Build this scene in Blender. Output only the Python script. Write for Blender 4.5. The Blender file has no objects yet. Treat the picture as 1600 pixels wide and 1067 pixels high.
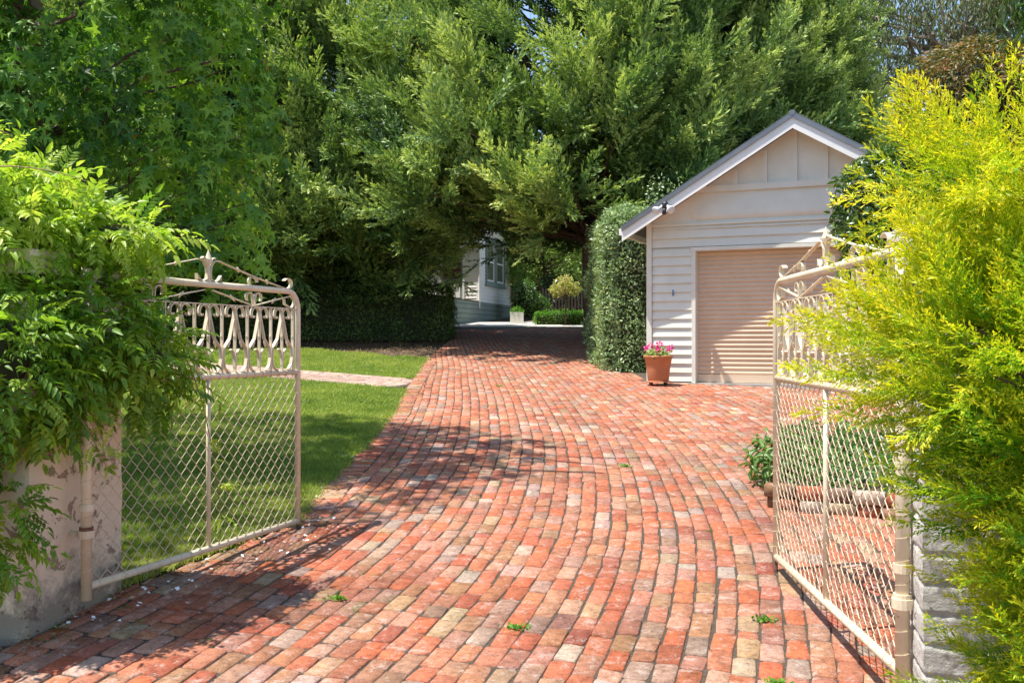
import bpy, math, random
import numpy as np
from mathutils import Vector, noise
R = math.radians
SC = bpy.context.scene
COL = SC.collection
rng = np.random.default_rng(11)
random.seed(5)

# ------------------------------------------------------------------ camera, sky, sun, exposure
EYE = 1.83
cam_d = bpy.data.cameras.new("camera")
cam_d.sensor_width = 36.0
cam_d.lens = 33.75
cam_d.clip_start = 0.05
cam_d.clip_end = 3000
cam = bpy.data.objects.new("camera", cam_d)
COL.objects.link(cam)
cam.location = (0, 0, EYE)
cam.rotation_euler = (R(90), 0, 0)
SC.camera = cam

SUN_DIR = Vector((-0.955, -0.27, 2.70)).normalized()      # towards the sun
elev = math.asin(SUN_DIR.z)
az = math.atan2(SUN_DIR.x, SUN_DIR.y)                      # from +Y, clockwise
world = bpy.data.worlds.new("World")
SC.world = world
world.use_nodes = True
nt = world.node_tree
bg = nt.nodes["Background"]
sky = nt.nodes.new("ShaderNodeTexSky")
sky.sky_type = 'NISHITA'
sky.sun_disc = False
sky.sun_elevation = elev
sky.sun_rotation = az
sky.air_density = 1.0
sky.dust_density = 0.6
sky.ozone_density = 1.2
nt.links.new(sky.outputs[0], bg.inputs[0])
bg.inputs[1].default_value = 0.128

sd = bpy.data.lights.new("sun", 'SUN')
sd.energy = 4.1
sd.angle = R(0.55)
sd.color = (1.0, 0.95, 0.86)
sun = bpy.data.objects.new("sun", sd)
COL.objects.link(sun)
sun.rotation_euler = SUN_DIR.to_track_quat('Z', 'Y').to_euler()
sun.location = (-20, -5, 40)
SC.view_settings.view_transform = 'Standard'
SC.view_settings.look = 'None'
SC.view_settings.exposure = 1.02
SC.view_settings.gamma = 1.0
SC.cycles.max_bounces = 7
SC.cycles.diffuse_bounces = 4
SC.cycles.transparent_max_bounces = 8

SLOPE = 0.0707
def gz(y):
    y = np.asarray(y, dtype=float)
    return np.where(y < 45, SLOPE * y, SLOPE * 45 + 0.02 * (y - 45))
def gzf(y): return float(gz(y))

# ------------------------------------------------------------------ tagging helpers
def tag(o, label=None, cat=None, group=None, kind=None):
    if label: o["label"] = label
    if cat: o["category"] = cat
    if group: o["group"] = group
    if kind: o["kind"] = kind
    return o
def empty(name, loc, label, cat, group=None):
    o = bpy.data.objects.new(name, None)
    o.empty_display_size = 0.2
    COL.objects.link(o)
    o.location = loc
    return tag(o, label, cat, group)

def np_mesh(name, verts, faces, mat, parent=None, rnd=None, cols=None, smooth=False):
    """verts (n,3) in world space; faces: list of int arrays (m,k)."""
    verts = np.asarray(verts, dtype=np.float32)
    if not isinstance(faces, (list, tuple)): faces = [faces]
    off = np.zeros(3, dtype=np.float32)
    if parent is not None:
        p = parent; off = np.array(p.location, dtype=np.float32)
        while p.parent is not None:
            p = p.parent; off = off + np.array(p.location, dtype=np.float32)
    me = bpy.data.meshes.new(name)
    me.vertices.add(len(verts))
    me.vertices.foreach_set("co", (verts - off).ravel())
    tot = np.concatenate([np.full(len(f), f.shape[1]) for f in faces]) if faces else np.zeros(0)
    idx = np.concatenate([f.ravel() for f in faces]).astype(np.int32)
    me.loops.add(len(idx))
    me.loops.foreach_set("vertex_index", idx)
    me.polygons.add(len(tot))
    st = np.concatenate([[0], np.cumsum(tot)[:-1]]).astype(np.int32)
    me.polygons.foreach_set("loop_start", st)
    if rnd is not None:
        a = me.attributes.new("rnd", 'FLOAT', 'FACE')
        a.data.foreach_set("value", np.asarray(rnd, dtype=np.float32))
    if cols is not None:
        a = me.attributes.new("bcol", 'FLOAT_COLOR', 'FACE')
        a.data.foreach_set("color", np.asarray(cols, dtype=np.float32).ravel())
    me.update(calc_edges=True)
    if smooth:
        me.polygons.foreach_set("use_smooth", np.ones(len(tot), dtype=bool))
    me.materials.append(mat)
    o = bpy.data.objects.new(name, me)
    COL.objects.link(o)
    if parent is not None: o.parent = parent
    return o

class MB:
    def __init__(s): s.v = []; s.f = []
    def add(s, vs, fs):
        b = len(s.v); s.v += [tuple(v) for v in vs]; s.f += [tuple(i + b for i in f) for f in fs]
    def hexa(s, p):      # 8 corners: 0-3 bottom ring, 4-7 top ring
        s.add(p, [(0,3,2,1),(4,5,6,7),(0,1,5,4),(1,2,6,5),(2,3,7,6),(3,0,4,7)])
    def box(s, x0, x1, y0, y1, z0, z1, T=None):
        p = [(x0,y0,z0),(x1,y0,z0),(x1,y1,z0),(x0,y1,z0),(x0,y0,z1),(x1,y0,z1),(x1,y1,z1),(x0,y1,z1)]
        if T: p = [T(*q) for q in p]
        s.hexa(p)
    def tube(s, pts, r, n=8, cap=True):
        pts = [Vector(p) for p in pts]
        rs = r if isinstance(r, (list, tuple)) else [r] * len(pts)
        prev = None; rings = []
        for i, p in enumerate(pts):
            d = (pts[min(i+1, len(pts)-1)] - pts[max(i-1, 0)])
            if d.length < 1e-9: d = Vector((0, 0, 1))
            d.normalize()
            if prev is None:
                a = Vector((0, 0, 1)) if abs(d.z) < 0.9 else Vector((1, 0, 0))
                u = d.cross(a).normalized()
            else:
                u = (prev - d * prev.dot(d)).normalized()
            prev = u; w = d.cross(u)
            rings.append([p + (u * math.cos(2*math.pi*k/n) + w * math.sin(2*math.pi*k/n)) * rs[i] for k in range(n)])
        vs = [q for rg in rings for q in rg]; fs = []
        for i in range(len(rings)-1):
            for k in range(n):
                a = i*n + k; b = i*n + (k+1) % n
                fs.append((a, b, b+n, a+n))
        if cap:
            fs.append(tuple(range(n-1, -1, -1))); fs.append(tuple((len(rings)-1)*n + k for k in range(n)))
        s.add(vs, fs)
    def ribbon(s, pts, T, w=0.024, t=0.006):
        """pts: (u,v) polyline in the gate plane, T maps (u,v,d)"""
        n = len(pts); vs = []; fs = []
        for i in range(n):
            a = pts[max(i-1, 0)]; b = pts[min(i+1, n-1)]
            du, dv = b[0]-a[0], b[1]-a[1]; l = math.hypot(du, dv) or 1
            nu, nv = -dv/l*t/2, du/l*t/2
            for (sg, d) in ((1, -w/2), (1, w/2), (-1, w/2), (-1, -w/2)):
                vs.append(T(pts[i][0]+nu*sg, pts[i][1]+nv*sg, d))
        for i in range(n-1):
            for k in range(4):
                a = i*4+k; b = i*4+(k+1) % 4
                fs.append((a, b, b+4, a+4))
        fs.append((3,2,1,0)); fs.append(tuple((n-1)*4+k for k in range(4)))
        s.add(vs, fs)
    def lathe(s, prof, c, n=24):
        vs = []; fs = []
        for (r, z) in prof:
            for k in range(n):
                a = 2*math.pi*k/n; vs.append((c[0]+r*math.cos(a), c[1]+r*math.sin(a), c[2]+z))
        for i in range(len(prof)-1):
            for k in range(n):
                a = i*n+k; b = i*n+(k+1) % n
                fs.append((a, b, b+n, a+n))
        s.add(vs, fs)
    def build(s, name, mat, parent=None, smooth=False, bevel=0):
        off = Vector((0, 0, 0)); p = parent
        while p is not None:
            off += Vector(p.location); p = p.parent
        me = bpy.data.meshes.new(name)
        me.from_pydata([(v[0]-off.x, v[1]-off.y, v[2]-off.z) for v in s.v], [], s.f)
        me.update()
        if smooth:
            for q in me.polygons: q.use_smooth = True
        me.materials.append(mat)
        o = bpy.data.objects.new(name, me); COL.objects.link(o)
        if parent is not None: o.parent = parent
        if bevel:
            m = o.modifiers.new("bevel", 'BEVEL'); m.width = bevel; m.segments = 2; m.limit_method = 'ANGLE'; m.angle_limit = R(40)
        return o

def copy_tree(o, parent=None):
    c = o.copy(); COL.objects.link(c)
    if parent is not None: c.parent = parent
    for ch in list(o.children): copy_tree(ch, c)
    return c

# ------------------------------------------------------------------ materials
def new_mat(name):
    m = bpy.data.materials.new(name); m.use_nodes = True
    return m, m.node_tree, m.node_tree.nodes["Principled BSDF"]
def N(nt, t, **kw):
    n = nt.nodes.new(t)
    for k, v in kw.items(): setattr(n, k, v)
    return n
def ramp(nt, stops, interp='LINEAR'):
    r = nt.nodes.new("ShaderNodeValToRGB"); r.color_ramp.interpolation = interp
    els = r.color_ramp.elements
    while len(els) < len(stops): els.new(0.5)
    for e, (p, c) in zip(els, stops):
        e.position = p; e.color = (c[0], c[1], c[2], 1)
    return r
def noise_node(nt, scale, detail=6, rough=0.6, vec=None, dist=0.0):
    n = N(nt, "ShaderNodeTexNoise"); n.inputs["Scale"].default_value = scale
    n.inputs["Detail"].default_value = detail; n.inputs["Roughness"].default_value = rough
    n.inputs["Distortion"].default_value = dist
    if vec is not None: nt.links.new(vec, n.inputs["Vector"])
    return n
def geo_pos(nt): return N(nt, "ShaderNodeNewGeometry").outputs["Position"]

def surf(name, c1, c2, scale=4, rough=0.6, bump=0.2, bscale=60, metal=0.0, c3=None, spec=0.4, p=(0.35, 0.65), bdist=0.01):
    m, nt, b = new_mat(name)
    pos = geo_pos(nt)
    n = noise_node(nt, scale, 8, 0.65, pos)
    st = [(p[0], c1), (p[1], c2)] + ([(min(0.99, p[1]+0.12), c3)] if c3 else [])
    r = ramp(nt, st); nt.links.new(n.outputs[0], r.inputs[0])
    nt.links.new(r.outputs[0], b.inputs["Base Color"])
    b.inputs["Roughness"].default_value = rough; b.inputs["Metallic"].default_value = metal
    b.inputs["Specular IOR Level"].default_value = spec
    if bump:
        n2 = noise_node(nt, bscale, 6, 0.7, pos)
        bp = N(nt, "ShaderNodeBump"); bp.inputs["Strength"].default_value = bump; bp.inputs["Distance"].default_value = bdist
        nt.links.new(n2.outputs[0], bp.inputs["Height"]); nt.links.new(bp.outputs[0], b.inputs["Normal"])
    return m

def leaf_mat(name, stops, trans=0.35, rough=0.5, spec=0.35, tint=(1.25, 1.3, 0.6)):
    m, nt, b = new_mat(name)
    at = N(nt, "ShaderNodeAttribute"); at.attribute_name = "rnd"
    r = ramp(nt, stops); nt.links.new(at.outputs["Fac"], r.inputs[0])
    nt.links.new(r.outputs[0], b.inputs["Base Color"])
    b.inputs["Roughness"].default_value = rough
    b.inputs["Specular IOR Level"].default_value = spec
    mul = N(nt, "ShaderNodeMix"); mul.data_type = 'RGBA'; mul.blend_type = 'MULTIPLY'; mul.inputs[0].default_value = 1
    nt.links.new(r.outputs[0], mul.inputs[6]); mul.inputs[7].default_value = (*tint, 1)
    tr = N(nt, "ShaderNodeBsdfTranslucent"); nt.links.new(mul.outputs[2], tr.inputs[0])
    mx = N(nt, "ShaderNodeMixShader"); mx.inputs[0].default_value = trans
    nt.links.new(b.outputs[0], mx.inputs[1]); nt.links.new(tr.outputs[0], mx.inputs[2])
    out = nt.nodes["Material Output"]; nt.links.new(mx.outputs[0], out.inputs[0])
    return m

M = {}
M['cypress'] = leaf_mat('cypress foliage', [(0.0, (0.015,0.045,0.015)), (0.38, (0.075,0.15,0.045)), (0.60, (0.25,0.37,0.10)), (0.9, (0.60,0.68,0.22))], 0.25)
M['bark'] = surf('bark', (0.06,0.04,0.03), (0.16,0.11,0.08), 9, 0.9, 0.6, 30)
M['palebark'] = surf('pale bark', (0.35,0.3,0.25), (0.18,0.13,0.1), 3, 0.8, 0.4, 30)
M['clip'] = leaf_mat('clipped yew leaves', [(0.0, (0.05,0.10,0.025)), (0.6, (0.15,0.24,0.06)), (1.0, (0.32,0.42,0.12))], 0.25)
M['pitto'] = leaf_mat('pale hedge leaves', [(0.0, (0.08,0.15,0.05)), (0.5, (0.24,0.35,0.15)), (0.85, (0.46,0.56,0.3)), (1.0, (0.6,0.66,0.42))], 0.25, 0.4)
M['star'] = leaf_mat('star leaves', [(0.0, (0.04,0.12,0.022)), (0.5, (0.11,0.26,0.04)), (0.85, (0.25,0.43,0.05)), (0.975, (0.24,0.42,0.05)), (1.0, (0.55,0.28,0.03))], 0.45, 0.42, 0.4)
M['wist'] = leaf_mat('vine leaves', [(0.0, (0.05,0.14,0.012)), (0.4, (0.17,0.33,0.03)), (0.72, (0.4,0.54,0.06)), (1.0, (0.68,0.72,0.18))], 0.5, 0.42, 0.45)
M['gold'] = leaf_mat('golden conifer', [(0.0, (0.03,0.12,0.01)), (0.33, (0.12,0.32,0.012)), (0.58, (0.45,0.54,0.02)), (0.88, (0.88,0.74,0.03))], 0.42, 0.5)
M['glossy'] = leaf_mat('glossy leaves', [(0.0, (0.02,0.06,0.012)), (0.6, (0.07,0.15,0.025)), (1.0, (0.2,0.3,0.05))], 0.25, 0.3, 0.6)
M['photinia'] = leaf_mat('reddish leaves', [(0.0, (0.05,0.07,0.02)), (0.4, (0.13,0.14,0.03)), (0.7, (0.26,0.16,0.05)), (1.0, (0.4,0.13,0.07))], 0.3, 0.4)
M['euc'] = leaf_mat('gum leaves', [(0.0, (0.05,0.08,0.035)), (0.5, (0.15,0.19,0.08)), (1.0, (0.3,0.31,0.15))], 0.35, 0.45)
M['light'] = leaf_mat('light garden leaves', [(0.0, (0.09,0.17,0.04)), (0.5, (0.28,0.42,0.1)), (1.0, (0.5,0.58,0.2))], 0.4)
M['pinkleaf'] = leaf_mat('pale pink leaves', [(0.0, (0.2,0.3,0.06)), (0.5, (0.5,0.5,0.15)), (1.0, (0.75,0.55,0.45))], 0.4)
M['boxh'] = leaf_mat('box leaves', [(0.0, (0.03,0.11,0.01)), (0.6, (0.12,0.3,0.02)), (1.0, (0.26,0.45,0.05))], 0.35)
M['grass'] = leaf_mat('grass blades', [(0.0, (0.07,0.14,0.02)), (0.5, (0.24,0.33,0.05)), (0.85, (0.42,0.45,0.10)), (1.0, (0.5,0.45,0.22))], 0.4)
M['cover'] = leaf_mat('ground cover leaves', [(0.0, (0.03,0.09,0.02)), (0.6, (0.1,0.22,0.04)), (1.0, (0.24,0.36,0.09))], 0.3, 0.35, 0.5)
M['flower'] = leaf_mat('magenta petals', [(0.0, (0.6,0.01,0.2)), (1.0, (0.9,0.05,0.4))], 0.3)
M['litter'] = leaf_mat('fallen leaves', [(0.0, (0.1,0.06,0.03)), (0.7, (0.3,0.2,0.09)), (1.0, (0.55,0.5,0.35))], 0.1)
M['lawn'] = surf('lawn soil', (0.09,0.13,0.03), (0.17,0.22,0.05), 3, 0.95, 0.6, 40, c3=(0.22,0.19,0.09))
M['soil'] = surf('soil', (0.06,0.04,0.028), (0.17,0.115,0.08), 5, 0.95, 0.8, 35)
M['gravel'] = surf('gravel', (0.42,0.38,0.33), (0.6,0.56,0.5), 30, 0.95, 0.8, 90)
M['joint'] = surf('joint sand', (0.03,0.025,0.018), (0.12,0.09,0.065), 70, 0.95, 1.0, 160, c3=(0.05,0.075,0.02), bdist=0.004)
M['cream'] = surf('cream gate paint', (0.74,0.64,0.47), (0.66,0.55,0.39), 6, 0.42, 0.12, 90, c3=(0.5,0.4,0.28), bdist=0.002)
def painted(name, c1, c2, rust, th):
    m, nt, b = new_mat(name); pos = geo_pos(nt)
    n0 = noise_node(nt, 6, 8, 0.7, pos); r0 = ramp(nt, [(0.35, c1), (0.65, c2)]); nt.links.new(n0.outputs[0], r0.inputs[0])
    n1 = noise_node(nt, 38, 8, 0.72, pos, 0.3); r1 = ramp(nt, [(th, (0,0,0)), (th+0.02, (1,1,1))]); nt.links.new(n1.outputs[0], r1.inputs[0])
    mx = N(nt, "ShaderNodeMix"); mx.data_type = 'RGBA'; nt.links.new(r1.outputs[0], mx.inputs[0]); nt.links.new(r0.outputs[0], mx.inputs[6]); mx.inputs[7].default_value = (*rust, 1)
    nt.links.new(mx.outputs[2], b.inputs["Base Color"]); b.inputs["Roughness"].default_value = 0.5
    bp = N(nt, "ShaderNodeBump"); bp.inputs["Strength"].default_value = 0.35; bp.inputs["Distance"].default_value = 0.003
    nt.links.new(n1.outputs[0], bp.inputs["Height"]); nt.links.new(bp.outputs[0], b.inputs["Normal"])
    return m
M['cream'] = painted('cream gate paint', (0.74,0.64,0.47), (0.62,0.52,0.37), (0.22,0.12,0.07), 0.64)
M['rust'] = surf('rusty iron', (0.1,0.035,0.02), (0.25,0.12,0.07), 40, 0.8, 0.4, 120)
M['wire'] = surf('painted wire', (0.68,0.58,0.42), (0.5,0.4,0.28), 25, 0.5, 0, 1)
M['board'] = surf('grey cream weatherboard', (0.73,0.73,0.65), (0.66,0.655,0.575), 2.5, 0.5, 0.08, 70, bdist=0.002)
M['trimw'] = surf('white trim paint', (0.84,0.83,0.80), (0.77,0.76,0.73), 3, 0.45, 0.05, 50)
M['roofm'] = surf('grey roof metal', (0.15,0.165,0.185), (0.2,0.215,0.235), 2, 0.35, 0.03, 20, metal=0.3)
M['roller'] = surf('tan roller door', (0.68,0.53,0.385), (0.60,0.465,0.335), 1.4, 0.42, 0.04, 60, bdist=0.002)
M['concrete'] = surf('concrete', (0.5,0.47,0.42), (0.36,0.33,0.3), 6, 0.9, 0.4, 50)
M['terra'] = surf('terracotta', (0.5,0.2,0.09), (0.42,0.16,0.075), 5, 0.7, 0.1, 60)
M['dark'] = surf('dark void', (0.02,0.02,0.02), (0.03,0.03,0.03), 3, 0.7, 0)
M['blackpl'] = surf('black plastic', (0.03,0.03,0.035), (0.05,0.05,0.055), 3, 0.4, 0)
M['lamp'] = surf('lamp lens', (0.75,0.77,0.78), (0.6,0.62,0.63), 30, 0.15, 0.0, spec=0.6)
M['blue'] = surf('blue grey plastic', (0.15,0.25,0.42), (0.2,0.3,0.45), 5, 0.4, 0)
M['housew'] = surf('white weatherboard', (0.9,0.9,0.89), (0.85,0.85,0.84), 2, 0.5, 0.05, 40)
M['houseg'] = surf('grey green paint', (0.2,0.26,0.24), (0.26,0.32,0.29), 2, 0.6, 0.05, 40)
M['doorp'] = surf('dark red door panel', (0.16,0.07,0.06), (0.12,0.05,0.045), 2, 0.4, 0)
M['glass'] = surf('window glass', (0.12,0.11,0.07), (0.22,0.24,0.2), 3, 0.06, 0, spec=0.9)
M['picket'] = surf('dark picket', (0.07,0.045,0.035), (0.12,0.09,0.07), 6, 0.8, 0.2)
M['paling'] = surf('weathered paling', (0.25,0.2,0.16), (0.36,0.31,0.26), 6, 0.85, 0.3)
M['tile'] = surf('roof iron', (0.3,0.3,0.31), (0.4,0.4,0.41), 3, 0.5, 0.1)
M['stem'] = surf('vine stem', (0.22,0.13,0.07), (0.35,0.24,0.12), 20, 0.8, 0.2)

# bricks: base tone per brick, mottled by noise, lime bloom, grime
def brick_mat(name, bloom=0.55):
    m, nt, b = new_mat(name)
    at = N(nt, "ShaderNodeAttribute"); at.attribute_name = "bcol"
    pos = geo_pos(nt)
    n1 = noise_node(nt, 24, 10, 0.82, pos)
    r1 = ramp(nt, [(0.36, (0.5,0.46,0.45)), (0.5, (1,1,1)), (0.64, (1.3,1.32,1.32))]); nt.links.new(n1.outputs[0], r1.inputs[0])
    mu = N(nt, "ShaderNodeMix"); mu.data_type = 'RGBA'; mu.blend_type = 'MULTIPLY'; mu.inputs[0].default_value = 1
    nt.links.new(at.outputs["Color"], mu.inputs[6]); nt.links.new(r1.outputs[0], mu.inputs[7])
    n2 = noise_node(nt, 11, 12, 0.85, pos, 0.3)
    r2 = ramp(nt, [(0.53, (0,0,0)), (0.60, (1,1,1))]); nt.links.new(n2.outputs[0], r2.inputs[0])
    f2 = N(nt, "ShaderNodeMath", operation='MULTIPLY'); nt.links.new(r2.outputs[0], f2.inputs[0]); f2.inputs[1].default_value = bloom
    mx = N(nt, "ShaderNodeMix"); mx.data_type = 'RGBA'
    nt.links.new(f2.outputs[0], mx.inputs[0]); nt.links.new(mu.outputs[2], mx.inputs[6]); mx.inputs[7].default_value = (0.6,0.52,0.46,1)
    n3 = noise_node(nt, 120, 6, 0.8, pos)
    r3 = ramp(nt, [(0.36, (0.25,0.22,0.2)), (0.47, (1,1,1))]); nt.links.new(n3.outputs[0], r3.inputs[0])
    m3 = N(nt, "ShaderNodeMix"); m3.data_type = 'RGBA'; m3.blend_type = 'MULTIPLY'; m3.inputs[0].default_value = 0.85
    nt.links.new(mx.outputs[2], m3.inputs[6]); nt.links.new(r3.outputs[0], m3.inputs[7])
    n5 = noise_node(nt, 0.8, 5, 0.6, pos, 0.5)
    r5 = ramp(nt, [(0.3, (0.74,0.72,0.70)), (0.5, (1,1,1)), (0.72, (1.1,1.08,1.04))]); nt.links.new(n5.outputs[0], r5.inputs[0])
    m5 = N(nt, "ShaderNodeMix"); m5.data_type = 'RGBA'; m5.blend_type = 'MULTIPLY'; m5.inputs[0].default_value = 1
    nt.links.new(m3.outputs[2], m5.inputs[6]); nt.links.new(r5.outputs[0], m5.inputs[7])
    nt.links.new(m5.outputs[2], b.inputs["Base Color"])
    b.inputs["Roughness"].default_value = 0.82; b.inputs["Specular IOR Level"].default_value = 0.25
    bp = N(nt, "ShaderNodeBump"); bp.inputs["Strength"].default_value = 0.75; bp.inputs["Distance"].default_value = 0.008
    ad = N(nt, "ShaderNodeMath", operation='ADD'); nt.links.new(n3.outputs[0], ad.inputs[0]); nt.links.new(n2.outputs[0], ad.inputs[1])
    nt.links.new(ad.outputs[0], bp.inputs["Height"]); nt.links.new(bp.outputs[0], b.inputs["Normal"])
    return m
M['brick'] = brick_mat('old paving brick')

# rendered gate pillars: paint, flaked patches, grime stains near the foot
def pillar_mat(name, paint, paint2, bare, flake, zbase, grime):
    m, nt, b = new_mat(name)
    pos = geo_pos(nt)
    n0 = noise_node(nt, 3, 8, 0.7, pos)
    r0 = ramp(nt, [(0.35, paint), (0.65, paint2)]); nt.links.new(n0.outputs[0], r0.inputs[0])
    n1 = noise_node(nt, 8.5, 10, 0.68, pos, 0.5)
    r1 = ramp(nt, [(flake, (0,0,0)), (flake+0.012, (1,1,1))]); nt.links.new(n1.outputs[0], r1.inputs[0])
    mx = N(nt, "ShaderNodeMix"); mx.data_type = 'RGBA'; nt.links.new(r1.outputs[0], mx.inputs[0])
    nt.links.new(r0.outputs[0], mx.inputs[6]); mx.inputs[7].default_value = (*bare, 1)
    # stains
    sp = N(nt, "ShaderNodeSeparateXYZ"); nt.links.new(pos, sp.inputs[0])
    mr = N(nt, "ShaderNodeMapRange"); mr.inputs["From Min"].default_value = zbase; mr.inputs["From Max"].default_value = zbase+0.55
    mr.inputs["To Min"].default_value = 0.3; mr.inputs["To Max"].default_value = -0.12
    nt.links.new(sp.outputs[2], mr.inputs[0])
    n2 = noise_node(nt, 8, 10, 0.75, pos)
    ad = N(nt, "ShaderNodeMath", operation='ADD'); nt.links.new(mr.outputs[0], ad.inputs[0]); nt.links.new(n2.outputs[0], ad.inputs[1])
    r2 = ramp(nt, [(0.52, (0,0,0)), (0.72, (1,1,1))]); nt.links.new(ad.outputs[0], r2.inputs[0])
    f = N(nt, "ShaderNodeMath", operation='MULTIPLY'); nt.links.new(r2.outputs[0], f.inputs[0]); f.inputs[1].default_value = grime
    m2 = N(nt, "ShaderNodeMix"); m2.data_type = 'RGBA'; nt.links.new(f.outputs[0], m2.inputs[0])
    nt.links.new(mx.outputs[2], m2.inputs[6]); m2.inputs[7].default_value = (0.16,0.14,0.11,1)
    nt.links.new(m2.outputs[2], b.inputs["Base Color"])
    b.inputs["Roughness"].default_value = 0.85
    bp = N(nt, "ShaderNodeBump"); bp.inputs["Strength"].default_value = 0.9; bp.inputs["Distance"].default_value = 0.012
    n4 = noise_node(nt, 45, 8, 0.7, pos)
    su = N(nt, "ShaderNodeMath", operation='SUBTRACT'); nt.links.new(n4.outputs[0], su.inputs[0]); nt.links.new(r1.outputs[0], su.inputs[1])
    nt.links.new(su.outputs[0], bp.inputs["Height"]); nt.links.new(bp.outputs[0], b.inputs["Normal"])
    return m
M['pillarL'] = pillar_mat('flaking cream render', (0.80,0.65,0.48), (0.84,0.73,0.58), (0.40,0.29,0.21), 0.585, 0.33, 0.75)
M['pillarR'] = pillar_mat('rough white paint', (0.62,0.60,0.56), (0.48,0.46,0.42), (0.30,0.26,0.22), 0.62, 0.1, 0.75)

# ------------------------------------------------------------------ foliage toolkit
def unit(a): return a / np.maximum(np.linalg.norm(a, axis=-1, keepdims=True), 1e-9)
def frames(d, up=None, roll=None):
    """rows: x axis = d, z axis near up"""
    d = unit(d); n = len(d)
    if up is None: up = np.tile([0, 0, 1.0], (n, 1))
    y = np.cross(up, d); bad = np.linalg.norm(y, axis=1) < 1e-3
    y[bad] = [0, 1, 0]; y = unit(y); z = np.cross(d, y)
    if roll is not None:
        c, s = np.cos(roll)[:, None], np.sin(roll)[:, None]
        y, z = y*c + z*s, z*c - y*s
    return np.stack([d, y, z], axis=1)
def place(tv, tf, F, pos, sc):
    """template verts (k,3), faces (m,j); returns verts, faces"""
    sc = np.asarray(sc, dtype=float)
    if sc.ndim == 1: sc = sc[:, None].repeat(3, 1)
    v = (tv[None] * sc[:, None, :]) @ F + pos[:, None, :]
    n, k = len(pos), len(tv)
    f = tf[None] + (np.arange(n)*k)[:, None, None]
    return v.reshape(-1, 3), f.reshape(-1, tf.shape[1])
def merge(parts):
    vs, fs, rs, b = [], [], [], 0
    for v, f, r in parts:
        vs.append(v); fs.append(f+b); rs.append(r); b += len(v)
    return np.concatenate(vs), np.concatenate(fs), np.concatenate(rs)
BLADE_V = np.array([[0,0,0],[0.45,0.5,0.06],[1,0,0],[0.45,-0.5,0.06]], float); BLADE_F = np.array([[0,1,2,3]])
LANCE_V = np.array([[0,0,0],[0.28,0.42,0.09],[0.3,0,0],[0.28,-0.42,0.09],[0.65,0.33,0.03],[0.65,0,-0.05],[0.65,-0.33,0.03],[1,0,-0.16]], float)
LANCE_F = np.array([[0,2,1],[0,3,2],[1,2,5],[1,5,4],[2,3,6],[2,6,5],[4,5,7],[5,6,7]])
def star_template():
    pts = [[0.08,0,0]]
    lob = [(-118,0.55),(-62,0.86),(0,1.0),(62,0.86),(118,0.55)]
    out = []
    for i, (a, r) in enumerate(lob):
        if i: 
            am = (lob[i-1][0]+a)/2; out.append((0.3*math.cos(R(am))+0.05, 0.3*math.sin(R(am)), 0.03))
        out.append((r*math.cos(R(a-14))*0.55+0.04, r*math.sin(R(a-14))*0.55, 0.02))
        out.append((r*math.cos(R(a)), r*math.sin(R(a)), -0.12))
        out.append((r*math.cos(R(a+14))*0.55+0.04, r*math.sin(R(a+14))*0.55, 0.02))
    pts += [list(p) for p in out]
    n = len(out)
    fs = [[0, 1+i, 1+(i+1)] for i in range(n-1)]
    return np.array(pts, float), np.array(fs)
STAR_V, STAR_F = star_template()

def plume_template(seed, ntw=18, nb=12, tw=0.42, bl=0.075, bw=0.022, flat=0.5, ang=42, curve=0.15, tipadd=0.05):
    r = np.random.default_rng(seed)
    P, D, S, T = [], [], [], []
    def axis(s): return np.array([s, 0, curve*s*s])
    for i in range(ntw):
        s = 0.06 + 0.9*(i+r.random()*0.6)/ntw
        l = (tw*(1-s)**0.8+tipadd)*r.uniform(0.7, 1.15)
        side = 1 if i % 2 else -1
        phi = r.normal(0, flat)
        a = R(ang)*r.uniform(0.75, 1.2)
        d = np.array([math.cos(a), side*math.sin(a)*math.cos(phi), math.sin(a)*math.sin(phi)+0.12])
        d /= np.linalg.norm(d)
        p0 = axis(s)
        k = max(4, int(nb*l/tw*1.3))
        for j in range(k):
            q = (j+0.6)/k
            p = p0 + d*l*q + np.array([0, 0, 0.12*l*q*q])
            sd = 1 if j % 2 else -1
            pr = np.cross(d, [0, 0, 1.0]); pr /= np.linalg.norm(pr)
            dd = d*0.82 + pr*sd*0.5*(1.1-q) + r.normal(0, 0.2, 3)
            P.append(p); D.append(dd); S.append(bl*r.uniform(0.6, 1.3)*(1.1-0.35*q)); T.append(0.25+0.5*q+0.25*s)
    for j in range(8):
        s = 0.8+0.2*j/8
        P.append(axis(s)); D.append(np.array([1, (1 if j % 2 else -1)*0.35, 0.25])+r.normal(0, .15, 3)); S.append(bl); T.append(1.0)
    P, D, S, T = map(np.array, (P, D, S, T))
    F = frames(D, roll=r.normal(0, 0.7, len(D)))
    sc = np.stack([S, S*bw/bl*r.uniform(0.8, 1.3, len(S)), S], 1)
    v, f = place(BLADE_V, BLADE_F, F, P, sc)
    return v, f, T
def scatter(templates, pos, F, sc, inst, tipw=0.45, r=rng):
    """instances of several templates; returns merged"""
    ids = r.integers(0, len(templates), len(pos)); parts = []
    for k, (tv, tf, tt) in enumerate(templates):
        m = ids == k
        if not m.any(): continue
        v, f = place(tv, tf, F[m], pos[m], sc[m])
        rr = (inst[m][:, None]*(1-tipw) + tt[None]*tipw + r.normal(0, 0.07, (m.sum(), len(tt)))).ravel()
        parts.append((v, f, np.clip(rr, 0, 1)))
    return merge(parts)
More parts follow.
